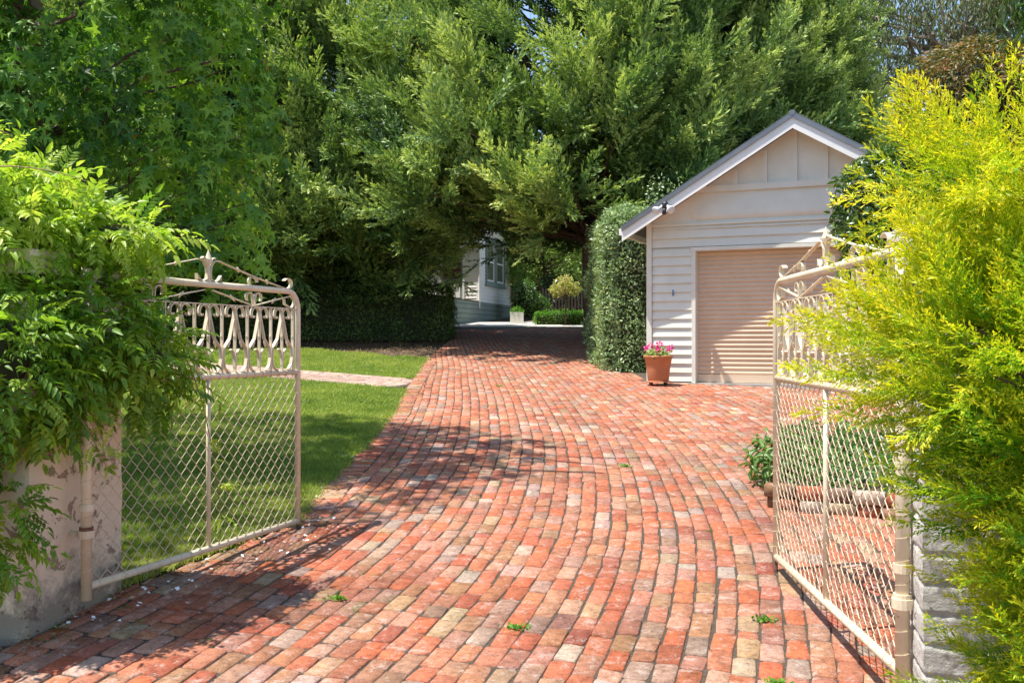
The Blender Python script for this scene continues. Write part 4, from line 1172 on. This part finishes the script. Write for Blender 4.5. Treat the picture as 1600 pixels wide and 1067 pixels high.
# ------------------------------------------------------------------ vine over the left pillar
def pinnate(seed, npair=5, L=0.22, ll=0.062, wr=0.36):
    r = np.random.default_rng(seed); P, D = [], []; S = []
    for i in range(npair):
        s = 0.25+0.68*i/npair
        for sd in (-1, 1):
            P.append([s, 0, -0.25*s*s]); D.append([0.55, sd*0.85, -0.25+r.normal(0, 0.12)]); S.append(ll/L*(0.75+0.35*math.sin(math.pi*(i+1)/(npair+1)))*r.uniform(0.85, 1.1))
    P.append([0.95, 0, -0.24]); D.append([1, 0, -0.5]); S.append(ll/L*1.15)
    P, D, S = map(np.array, (P, D, S))
    F = frames(D.astype(float), roll=r.normal(0, 0.25, len(D)))
    v, f = place(LANCE_V, LANCE_F, F, P, np.stack([S, S*wr/0.8, S], 1))
    # rachis as thin triangles
    rv = np.array([[0,0.006,0],[0,-0.006,0],[1,0,-0.25]]); k = len(v)
    v = np.concatenate([v, rv]); f = np.concatenate([f, [[k, k+1, k+2]]])
    t = np.concatenate([np.repeat(r.uniform(0.3, 0.7, len(D)), len(LANCE_F)), [0.8]])
    return v, f, t
PIN = [pinnate(s, n_) for s, n_ in ((1, 5), (2, 6), (3, 4), (4, 5), (5, 6))]
def pin_leaves(pos, nr, inst, size=0.205, droop=0.25, up=0.0, r=rng):
    n = len(pos)
    d = nr*0.8+r.normal(0, 0.55, (n, 3))-np.array([0, 0, droop])+np.array([0, 0, up])
    F = frames(d, unit(np.tile([0, 0, 1.0], (n, 1))+nr*0.5+r.normal(0, 0.3, (n, 3))))
    return scatter(PIN, pos, F, size*r.uniform(0.5, 1.25, n), inst, 0.35, r)
vine = empty('wisteria_vine', (-2.9, 4.9, gzf(4.9)), 'dense bright green climbing vine spilling over the left gate pillar and gate', 'vine')
ells = [((-3.15,5.0,2.42),(0.8,0.5,0.52)), ((-2.65,5.1,2.38),(0.42,0.42,0.28)), ((-2.4,5.15,1.92),(0.40,0.33,0.27)), ((-2.06,5.35,1.72),(0.24,0.22,0.25)),
        ((-2.55,4.72,1.75),(0.38,0.3,0.4)), ((-2.95,4.6,1.4),(0.42,0.25,0.35)), ((-2.36,4.9,1.66),(0.2,0.18,0.24)), ((-3.6,4.85,1.4),(0.6,0.4,0.9)), ((-4.2,5.2,2.3),(0.8,0.6,0.6)), ((-2.2,5.28,2.42),(0.28,0.3,0.10)),
        ((-2.45,4.58,1.0),(0.09,0.10,0.26)), ((-2.28,5.0,1.42),(0.08,0.1,0.12))]
pos, nr = ell_shell(ells, 6500, 0.6, 1.08, 0.55)
inst = np.clip(0.5+0.28*nr[:, 2]*0+0.35*clumpy(pos, 3)+rng.normal(0, 0.16, len(pos))+np.clip((pos[:,2]-2.1)*0.5, -0.22, 0.3), 0, 1)  # higher leaves toned paler, sunlight on the top painted in
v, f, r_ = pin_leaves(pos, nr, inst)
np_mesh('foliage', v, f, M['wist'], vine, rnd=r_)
core_box('vine_shade_core', [(c, (q[0]*0.45, q[1]*0.45, q[2]*0.45)) for c, q in ells[:10]], M['leafdark'], vine)  # solid dark lumps standing in for shade within the vine
extraP, extraN = [], []
for (p0, p1, p2) in [((-2.4,5.2,2.4),(-2.1,5.3,2.55),(-1.95,5.35,2.38)), ((-2.0,5.3,1.9),(-1.86,5.75,1.9),(-1.82,6.0,0.75)), ((-2.9,4.7,2.6),(-2.45,4.6,2.75),(-2.1,4.75,2.62)),
                     ((-3.0,4.6,1.2),(-2.8,4.4,1.0),(-2.6,4.45,0.75)), ((-2.2,5.2,1.8),(-1.9,5.5,1.7),(-1.7,5.6,1.5)), ((-3.2,4.8,2.8),(-2.9,4.9,3.05),(-2.6,5.0,2.9)),
                     ((-2.5,4.8,1.8),(-2.2,4.8,1.6),(-2.05,4.85,1.2))]:
    pts = []; sm = MB()
    for i in range(13):
        t = i/12; p = Vector(p0)*(1-t)**2+Vector(p1)*2*t*(1-t)+Vector(p2)*t*t
        pts.append(p); 
        if i > 1: extraP.append(p); extraN.append(rng.normal(0, 1, 3)*[1, 1, 0.4]); extraP.append(p); extraN.append(rng.normal(0, 1, 3)*[1, 1, 0.4])
    sm.tube(pts, [0.006-0.004*i/12 for i in range(13)], 5)
    sm.build('tendril', M['stem'], vine)
extraP = np.array([tuple(p) for p in extraP]); extraN = unit(np.array(extraN))
v, f, r_ = pin_leaves(extraP, extraN, rng.uniform(0.6, 1.0, len(extraP)), 0.13, 0.3)
np_mesh('young_leaves', v, f, M['wist'], vine, rnd=r_)

# ------------------------------------------------------------------ golden conifer at right
GT = [plume_template(s, 26, 15, 0.34, 0.06, 0.017, 1.1, 36, 0.2, 0.06) for s in (11, 12, 13, 14)]
gc = empty('golden_conifer', (2.1, 3.0, gzf(3.0)), 'bright yellow green feathery conifer in front of the white pillar at the right edge', 'conifer')
ells = [((1.98,3.05,2.08),(0.50,0.42,0.28)), ((1.56,3.05,2.33),(0.22,0.22,0.11)), ((1.64,3.0,1.80),(0.50,0.42,0.30)), ((1.93,2.9,1.40),(0.56,0.42,0.5)), ((2.6,3.1,2.5),(0.35,0.4,0.35)), ((2.03,2.85,0.8),(0.58,0.45,0.55)), ((2.7,3.2,1.8),(0.6,0.6,0.9))]
pos, nr = ell_shell(ells, 4000, 0.45, 0.98, 0.5)
keepm = (pos[:, 2] > 0.25)
pos, nr = pos[keepm], nr[keepm]; n = len(pos)
d = nr*0.8+np.array([-0.42, -0.05, 0.38])+rng.normal(0, 0.22, (n, 3))
F = frames(d, roll=rng.normal(0, 0.9, n))
S = rng.uniform(0.18, 0.38, n)
inst = np.clip(0.38+0.55*clumpy(pos, 2.4, 4)+0.22*(pos[:,2]-1.3)+rng.normal(0, 0.15, n), 0, 1)
v, f, r_ = scatter(GT, pos, F, S, inst, 0.62)
np_mesh('foliage', v, f, M['gold'], gc, rnd=r_)
tk = MB(); limb(tk, (2.3, 3.0, gzf(3)-0.05), (2.2, 3.0, 2.6), 0.05, 0.015, 0.03, 8, 8)
for i in range(0, n, 22):
    limb(tk, (2.22, 3.0, max(0.3, pos[i][2]-0.3)), tuple(pos[i]), 0.012, 0.004, 0.08, 5, 5)
tk.build('trunk', M['bark'], gc)

# ------------------------------------------------------------------ trees and shrubs at right
def round_tree(name, label, cat, base, ells, nleaf, size, ratio, mat, T='lance', trunk_r=0.06, seed=0.0, droop=0.2, bark='bark', lo=0.72, group=None, facing=0.5, cl=3.0, core=True):
    root = empty(name, (base[0], base[1], gzf(base[1])), label, cat, group)
    pos, nr = ell_shell(ells, nleaf, lo, 1.04, 0.7)
    w = clumpy(pos, 1.4*cl/3, seed+5)
    pos = pos+nr*(w*0.14*np.mean([e[1][0] for e in ells]))[:, None]
    inst = np.clip(0.48+0.4*clumpy(pos, cl, seed)+rng.normal(0, 0.18, len(pos)), 0, 1)
    v, f, r_ = simple_leaves(pos, nr, size, ratio, T, droop=droop, facing=facing, inst=inst)
    np_mesh('crown', v, f, mat, root, rnd=r_)
    if core: core_box('shade_core', [(c, (q[0]*0.6, q[1]*0.6, q[2]*0.6)) for c, q in ells], M['leafdark'], root)  # solid dark lumps painted as the crown's inner shade
    tk = MB(); top = ells[0][0]; limb(tk, (base[0], base[1], gzf(base[1])-0.1), top, trunk_r, trunk_r*0.5, 0.03, 8, 8)
    for c, q in ells:
        for k in range(4):
            e = np.array(c)+np.array(q)*unit(rng.normal(0, 1, (1, 3)))[0]*0.85
            limb(tk, (base[0]*0.5+top[0]*0.5, base[1]*0.5+top[1]*0.5, gzf(base[1])*0.4+top[2]*0.6), tuple(e), trunk_r*0.35, trunk_r*0.1, 0.08, 6, 5)
    tk.build('trunk', M[bark], root)
    return root
round_tree('glossy_tree', 'glossy dark green leafy small tree against the right side of the garage front', 'tree', (5.0, 11.8), [((4.62,11.9,3.45),(0.6,0.7,0.78)), ((5.2,11.8,3.5),(0.7,0.8,0.8)), ((4.75,11.7,2.7),(0.7,0.7,0.7))], 11000, 0.085, 0.55, M['glossy'], seed=2.0, trunk_r=0.05)
round_tree('photinia_tree', 'rounded reddish brown leaved tree above the golden conifer at upper right', 'tree', (6.0, 12.2), [((5.85,12.2,4.85),(0.9,0.95,0.8)), ((6.6,12.2,4.8),(0.9,0.9,0.9)), ((6.0,12.2,4.0),(1.05,1.0,0.9))], 26000, 0.07, 0.5, M['photinia'], seed=4.0, trunk_r=0.08, cl=4)
# long-leaved tree in the top right corner
LT = round_tree('long_leaved_tree', 'dark tree with long narrow drooping leaves in the top right corner', 'tree', (5.3, 8.2), [((5.05,8.4,5.0),(0.62,0.7,0.9)), ((5.5,8.4,5.3),(0.9,0.8,1.2))], 2600, 0.2, 0.16, M['glossy'], seed=9.0, trunk_r=0.07, droop=0.9, lo=0.4)
# gum tree far behind
def gum(base, ells, n, label, seed):
    root = empty('gum_tree', (base[0], base[1], gzf(base[1])), label, 'tree', 'grey green gum trees far behind the garage')
    tp, to = ell_shell(ells, n, 0.45, 1.05, 0.45)
    P = (tp[:, None, :]+rng.normal(0, 0.28, (n, 9, 3))+np.array([0, 0, -0.25])[None, None]*np.arange(9)[None, :, None]*0.35).reshape(-1, 3)
    I = np.clip(np.repeat(rng.beta(2, 2, n), 9)+rng.normal(0, 0.12, n*9), 0, 1)
    m = len(P); d = rng.normal(0, 0.35, (m, 3))+[0, 0, -1]; F = frames(d, unit(rng.normal(0, 1, (m, 3))))
    s = rng.uniform(0.22, 0.4, m)
    v, f = place(BLADE_V, BLADE_F, F, P, np.stack([s, s*0.22, s], 1))
    np_mesh('crown', v, f, M['euc'], root, rnd=I)
    tk = MB(); top = ells[0][0]; limb(tk, (base[0], base[1], gzf(base[1])-0.2), (top[0], top[1], top[2]-1.5), 0.4, 0.2, 0.03, 10, 9)
    for c, q in ells:
        for k in range(9):
            e = np.array(c)+np.array(q)*unit(rng.normal(0, 1, (1, 3)))[0]*0.8
            limb(tk, (top[0], top[1], top[2]-3.2+rng.uniform(-1, 1.5)), tuple(e), 0.13, 0.025, 0.12, 8, 5)
    tk.build('trunk', M['palebark'], root)
    return root
gum((21.5, 46), [((21.3,46,18.2),(3.2,3,2.2)), ((17.4,46,15.4),(1.7,2.0,1.9)), ((23.0,46,15.8),(1.6,1.6,1.4)), ((17.2,46.5,18.6),(1.8,2,1.6)), ((24.5,46,18.5),(2.5,2.5,2)), ((16.2,46,13.6),(1.4,1.5,1.2))], 2000, 'tall gum tree with drooping grey green leaves at the upper right against blue sky', 1)
gum((-15.5, 44), [((-15.5,44,14),(3.5,3,2.5)), ((-13,44,12),(2.2,2.4,2)), ((-18,44,12),(2.5,2.5,2.4)), ((-17,44,16.5),(2.5,2.5,2))], 1500, 'distant gum tree glimpsed through the star leaved tree at upper left', 2)
# pale shrubs beyond the lawn at far left
round_tree('garden_tree', 'light green garden tree behind the vine at the left edge', 'tree', (-12.0, 20.5), [((-11.4,20.5,4.9),(1.6,1.5,1.4)), ((-10.2,20.8,3.7),(1.3,1.2,1.1)), ((-12.3,20.5,3.4),(1.7,1.4,1.4)), ((-9.2,20.8,5.6),(1.1,1,0.9))], 16000, 0.11, 0.45, M['light'], seed=3.0, trunk_r=0.09)
# paling fence along the right boundary
fc = empty('paling_fence', (6.9, 9, gzf(9)), 'weathered timber paling fence behind the raised bed on the right boundary', 'fence')
f0, f1 = Vector((6.35, 4.2)), Vector((7.3, 14.0)); Lf = (f1-f0).length; fd = (f1-f0)/Lf
a = MB(); t = 0
while t < Lf:
    p = f0+fd*t; q = f0+fd*(t+0.095); nn = Vector((-fd.y, fd.x))*0.016; z0, z1 = gzf(p.y)-0.02, gzf(p.y)+1.65+rng.normal(0, 0.01)
    a.hexa([(p.x,p.y,z0),(q.x,q.y,z0),(q.x+nn.x,q.y+nn.y,z0),(p.x+nn.x,p.y+nn.y,z0),(p.x,p.y,z1),(q.x,q.y,z1),(q.x+nn.x,q.y+nn.y,z1),(p.x+nn.x,p.y+nn.y,z1)]); t += 0.103
a.build('palings', M['paling'], fc)
for zz in (0.35, 1.3):
    a = MB(); nn = Vector((-fd.y, fd.x)); p, q = f0+nn*(-0.045), f1+nn*(-0.045)
    a.hexa([(p.x,p.y,gzf(p.y)+zz),(q.x,q.y,gzf(q.y)+zz),(q.x+nn.x*0.04,q.y+nn.y*0.04,gzf(q.y)+zz),(p.x+nn.x*0.04,p.y+nn.y*0.04,gzf(p.y)+zz),(p.x,p.y,gzf(p.y)+zz+0.07),(q.x,q.y,gzf(q.y)+zz+0.07),(q.x+nn.x*0.04,q.y+nn.y*0.04,gzf(q.y)+zz+0.07),(p.x+nn.x*0.04,p.y+nn.y*0.04,gzf(p.y)+zz+0.07)])
    a.build('rail', M['paling'], fc)

# ------------------------------------------------------------------ the white house
HA = Vector((-1.325, 37.5)); HD = Vector((0.29, 0.957)).normalized(); HL = Vector((-HD.y, HD.x))   # HL points left into the house
HB0, HF = 2.62, 3.38
def Hs(t, s, z): return (HA.x+HD.x*t+HL.x*s, HA.y+HD.y*t+HL.y*s, z)      # t along side wall, s into the house
hs = empty('white_house', Hs(0, 0, HB0), 'white weatherboard house with grey green base and sash windows beyond the drive', 'house')
a = MB(); z = HF
W0, W1, WZ0, WZ1 = 0.85, 3.35, 4.13, 5.95
while z < 6.5:
    z1 = min(z+0.14, 6.5)
    segs = [(0.06, W0-0.02), (W1+0.02, 4.25)] if (z1 > WZ0 and z < WZ1) else [(0.06, 4.25)]
    for s0, s1 in segs:
        a.hexa([Hs(s0,-0.03,z),Hs(s1,-0.03,z),Hs(s1,0.05,z),Hs(s0,0.05,z),Hs(s0,-0.008,z1+0.006),Hs(s1,-0.008,z1+0.006),Hs(s1,0.05,z1+0.006),Hs(s0,0.05,z1+0.006)])
    z = z1
a.build('side_wall', M['housew'], hs)
a = MB(); a.box(-0.03, 0.058, -0.045, 0.06, HF, 6.5, Hs); a.build('corner_board', M['housew'], hs)
a = MB(); z = HF
while z < 6.5:
    z1 = min(z+0.14, 6.5)
    for s0, s1 in ((0.06, 0.55), (1.6, 6.0)):
        a.hexa([Hs(-0.03,s0,z),Hs(-0.03,s1,z),Hs(0.05,s1,z),Hs(0.05,s0,z),Hs(-0.008,s0,z1+0.006),Hs(-0.008,s1,z1+0.006),Hs(0.05,s1,z1+0.006),Hs(0.05,s0,z1+0.006)])
    z = z1
a.box(-0.02, 0.05, 0.55, 1.6, 5.6, 6.5, Hs)
a.build('front_wall', M['housew'], hs)
dd = MB(); dd.box(0.0, 0.05, 0.63, 1.52, HF+0.02, 5.5, Hs); dro = dd.build('front_door', M['houseg'], hs)
a = MB(); a.box(-0.012, 0.0, 0.72, 1.43, 4.3, 5.4, Hs); a.build('door_panel', M['doorp'], dro)
for s0 in (0.74, 1.12):
    a = MB(); a.box(-0.014, 0.0, s0, s0+0.26, 3.55, 4.1, Hs); a.build('door_panel', M['housew'], dro)
a = MB(); a.box(-0.05, 0.05, 0.55, 0.63, HF, 5.6, Hs); a.box(-0.05, 0.05, 1.52, 1.6, HF, 5.6, Hs); a.box(-0.05, 0.05, 0.63, 1.52, 5.5, 5.6, Hs); a.build('door_frame', M['housew'], hs)
a = MB()
z = HB0-0.3
while z < HF-0.02:
    z1 = min(z+0.185, HF-0.005)
    a.box(-2.8, 4.25, -0.035, 0.0, z+0.022, z1, Hs)
    z += 0.185
a.box(-2.8, 4.25, 0.001, 0.03, HB0-0.3, HF-0.01, Hs)
a.box(-2.8, -2.77, 0.03, 4.0, HB0-0.3, HF-0.01, Hs)
a.build('base_skirt', M['houseg'], hs)
a = MB(); a.box(-2.82, -0.03, -0.06, 4.0, HF-0.004, HF+0.03, Hs); a.build('porch_floor', M['picket'], hs)
a = MB(); a.tube([Hs(-0.05, -0.07, HF-0.25), Hs(-0.05, -0.07, 6.4)], 0.035, 8); a.build('downpipe', M['housew'], hs)
a = MB(); a.box(-0.16, -0.05, 0.22, 0.36, 5.45, 5.55, Hs); a.build('porch_lamp', M['blackpl'], hs)
mid_ = (W0+W1)/2
for (a0, a1) in ((W0, mid_-0.03), (mid_+0.03, W1)):
    fr = MB()
    for (x0, x1, z0, z1) in ((a0, a0+0.1, WZ0, WZ1), (a1-0.1, a1, WZ0, WZ1), (a0+0.1, a1-0.1, WZ0, WZ0+0.12), (a0+0.1, a1-0.1, WZ1-0.12, WZ1)): fr.box(x0, x1, -0.07, 0.05, z0, z1, Hs)
    w_ = fr.build('window', M['houseg'], hs)
    s_ = MB(); zm = (WZ0+WZ1)/2
    for (x0, x1, z0, z1) in ((a0+0.1, a0+0.16, WZ0+0.12, WZ1-0.12), (a1-0.16, a1-0.1, WZ0+0.12, WZ1-0.12), (a0+0.16, a1-0.16, zm-0.03, zm+0.03), (a0+0.16, a1-0.16, WZ0+0.12, WZ0+0.19)): s_.box(x0, x1, -0.03, 0.02, z0, z1, Hs)
    s_.build('sash', M['housew'], w_)
    p_ = MB(); p_.box(a0+0.16, a1-0.16, 0.0, 0.01, WZ0+0.19, WZ1-0.12, Hs); p_.build('pane', M['glass'], w_)
a = MB(); a.box(W0-0.08, W1+0.08, -0.11, 0.0, WZ0-0.09, WZ0-0.002, Hs); a.build('window_sill', M['houseg'], hs)
a = MB()
a.hexa([Hs(-0.5,-0.5,6.5),Hs(4.7,-0.5,6.5),Hs(4.7,6.3,6.5),Hs(-0.5,6.3,6.5),Hs(1.9,2.5,8.3),Hs(2.3,2.5,8.3),Hs(2.3,3.3,8.3),Hs(1.9,3.3,8.3)]); 
a.build('roof', M['tile'], hs)
a = MB(); a.box(4.19, 4.249, 0.06, 6.0, HB0-0.3, 6.5, Hs); a.build('back_wall', M['housew'], hs)
a = MB(); a.box(0.06, 4.19, 5.94, 6.0, HB0-0.3, 6.5, Hs); a.build('far_wall', M['housew'], hs)

# planter, box hedge, small shrub, garden tree, picket fence
px_, py_ = 0.18, 35.9; z0 = gzf(py_)
pb = empty('planter_box', (px_, py_, z0), 'square white planter box at the right corner of the white house', 'planter')
a = MB(); z0 = gzf(35.65)-0.02
for (x0, x1, y0, y1) in ((-0.25,0.25,-0.25,-0.21),(-0.25,0.25,0.21,0.25),(-0.25,-0.21,-0.21,0.21),(0.21,0.25,-0.21,0.21)): a.box(px_+x0, px_+x1, py_+y0, py_+y1, z0, z0+0.42)
a.build('box_sides', M['trimw'], pb)
pos, nr = ell_shell([((px_,py_,z0+0.45),(0.26,0.26,0.2))], 500, 0.5, 1, 0)
v, f, r_ = simple_leaves(pos, nr, 0.09, 0.4, 'blade'); np_mesh('plant', v, f, M['boxh'], pb, rnd=r_)
bh = empty('box_hedge', (2.4, 35.2, gzf(35)), 'low bright green box hedge across the end of the drive', 'hedge')
pos, nr = box_shell(0.8, 5.2, 34.7, 35.5, 0.45, 9000, 0.15, wob=0.05)
v, f, r_ = simple_leaves(pos, nr, 0.07, 0.45, 'blade', facing=0.3); np_mesh('foliage', v, f, M['boxh'], bh, rnd=r_)
core_block(0.8, 5.2, 34.7, 35.5, 0.45, 0.1, M['leafdark'], bh)
round_tree('small_shrub', 'small shrub with pale yellow pink leaves on a thin stem behind the box hedge', 'shrub', (1.9, 34.4), [((1.9,34.4,3.85),(0.42,0.4,0.34)), ((1.6,34.4,3.65),(0.26,0.3,0.22)), ((2.2,34.4,3.72),(0.28,0.3,0.24))], 900, 0.11, 0.5, M['pinkleaf'], seed=6.0, trunk_r=0.03, lo=0.3, core=False)
round_tree('garden_tree', 'light green spreading garden tree beyond the box hedge right of the white house', 'tree', (0.9, 41.5), [((1.4,41.5,6.2),(1.9,1.6,1.4)), ((0.5,41.3,5.0),(0.9,1.2,0.8)), ((2.6,41.0,5.0),(0.9,1.2,0.9)), ((-0.2,41.6,6.4),(0.9,1.2,1.2)), ((2.6,41,6.6),(1.2,1.2,1))], 9000, 0.15, 0.5, M['light'], seed=7.0, trunk_r=0.13, lo=0.4, cl=2, core=False)
round_tree('garden_shrub', 'mid green shrub against the right end of the white house', 'shrub', (0.5, 39.5), [((0.55,39.5,3.6),(0.55,0.5,0.8)), ((1.0,39.8,3.3),(0.6,0.5,0.5))], 2200, 0.12, 0.45, M['cover'], seed=8.0, trunk_r=0.04)
pf = empty('picket_fence', (3, 44.5, gzf(44.5)), 'dark brown picket fence at the back of the far garden', 'fence')
a = MB(); x = -1.0
while x < 8: a.box(x, x+0.07, 44.5, 44.53, gzf(44.5)-0.05, gzf(44.5)+1.15); x += 0.15
a.build('pickets', M['picket'], pf)
for zz in (0.25, 0.9):
    a = MB(); a.box(-1.0, 8, 44.531, 44.57, gzf(44.5)+zz, gzf(44.5)+zz+0.08); a.build('rail', M['picket'], pf)
round_tree('background_tree', 'dark mass of tree foliage behind the picket fence', 'tree', (5.5, 49), [((4.5,49,6.5),(4.0,2,3.2)), ((9.5,49,7),(3.5,2,3.5)), ((0,50,7),(3.5,2,3.5))], 12000, 0.25, 0.5, M['clip'], seed=12.0, trunk_r=0.25, cl=1.5)
round_tree('background_tree', 'dark mass of tree foliage far behind the left cypresses', 'tree', (-12, 40), [((-12,40,7),(4.5,2,4.5)), ((-6,42,7),(4,2,4.5)), ((-18,38,6),(4,2,4))], 14000, 0.25, 0.5, M['clip'], seed=13.0, trunk_r=0.25, cl=1.5)

bk = empty('screen_hedge', (-15, 36, gzf(36)), 'tall dark screening hedge far behind the left cypresses', 'hedge')
pos, nr = box_shell(-30.0, -6.0, 35.5, 37.0, 5.0, 26000, 0.5, wob=0.2)
v, f, r_ = simple_leaves(pos, nr, 0.22, 0.45, 'blade', facing=0.4); np_mesh('foliage', v, f, M['clip'], bk, rnd=r_)
core_block(-30, -6, 35.5, 37, 5.0, 0.2, M['leafdark'], bk)
bk = empty('screen_hedge', (9, 47, gzf(47)), 'tall dark screening hedge behind the picket fence', 'hedge')
pos, nr = box_shell(-3.0, 26.0, 46.5, 48.5, 5.5, 26000, 0.6, wob=0.25)
v, f, r_ = simple_leaves(pos, nr, 0.22, 0.45, 'blade', facing=0.4); np_mesh('foliage', v, f, M['cover'], bk, rnd=r_*0.6)
core_block(-3, 26, 46.5, 48.5, 5.5, 0.25, M['leafdark'], bk)

n = 5200
wy = rng.uniform(4.2, 16, 90); wx = np.array([xl(y_) for y_ in wy])+np.abs(rng.normal(0.0, 1.0, 90))*rng.choice([0.25, 2.2], 90)
ci = rng.integers(0, 90, n); pos = np.stack([wx[ci]+rng.normal(0, 0.035, n), wy[ci]+rng.normal(0, 0.05, n), np.zeros(n)], 1)
pos[:, 2] = gz(pos[:, 1])-0.004+rng.random(n)*0.006
v, f, r_ = simple_leaves(pos, np.tile([0, -0.2, 1.0], (n, 1)), 0.011, 0.5, 'blade', droop=-0.5, inst=rng.uniform(0.1, 0.7, n))
tag(np_mesh('moss', v, f, M['boxh'], rnd=r_), 'tiny moss and weed specks in the drive joints', 'moss', kind='stuff')

n = 70
yy = rng.uniform(5.0, 7.2, n); xx = np.array([xl(q) for q in yy])+np.abs(rng.normal(0.12, 0.22, n))
pos = np.stack([xx, yy, gz(yy)+0.008], 1)
v, f, r_ = simple_leaves(pos, np.tile([0, -0.4, 1.0], (n, 1)), 0.03, 0.75, 'blade', spread=1, droop=0)
tag(np_mesh('fallen_petals', v, f, M['housew'], rnd=r_), 'pale fallen petals scattered on the bricks under the left gate', 'petals', kind='stuff')
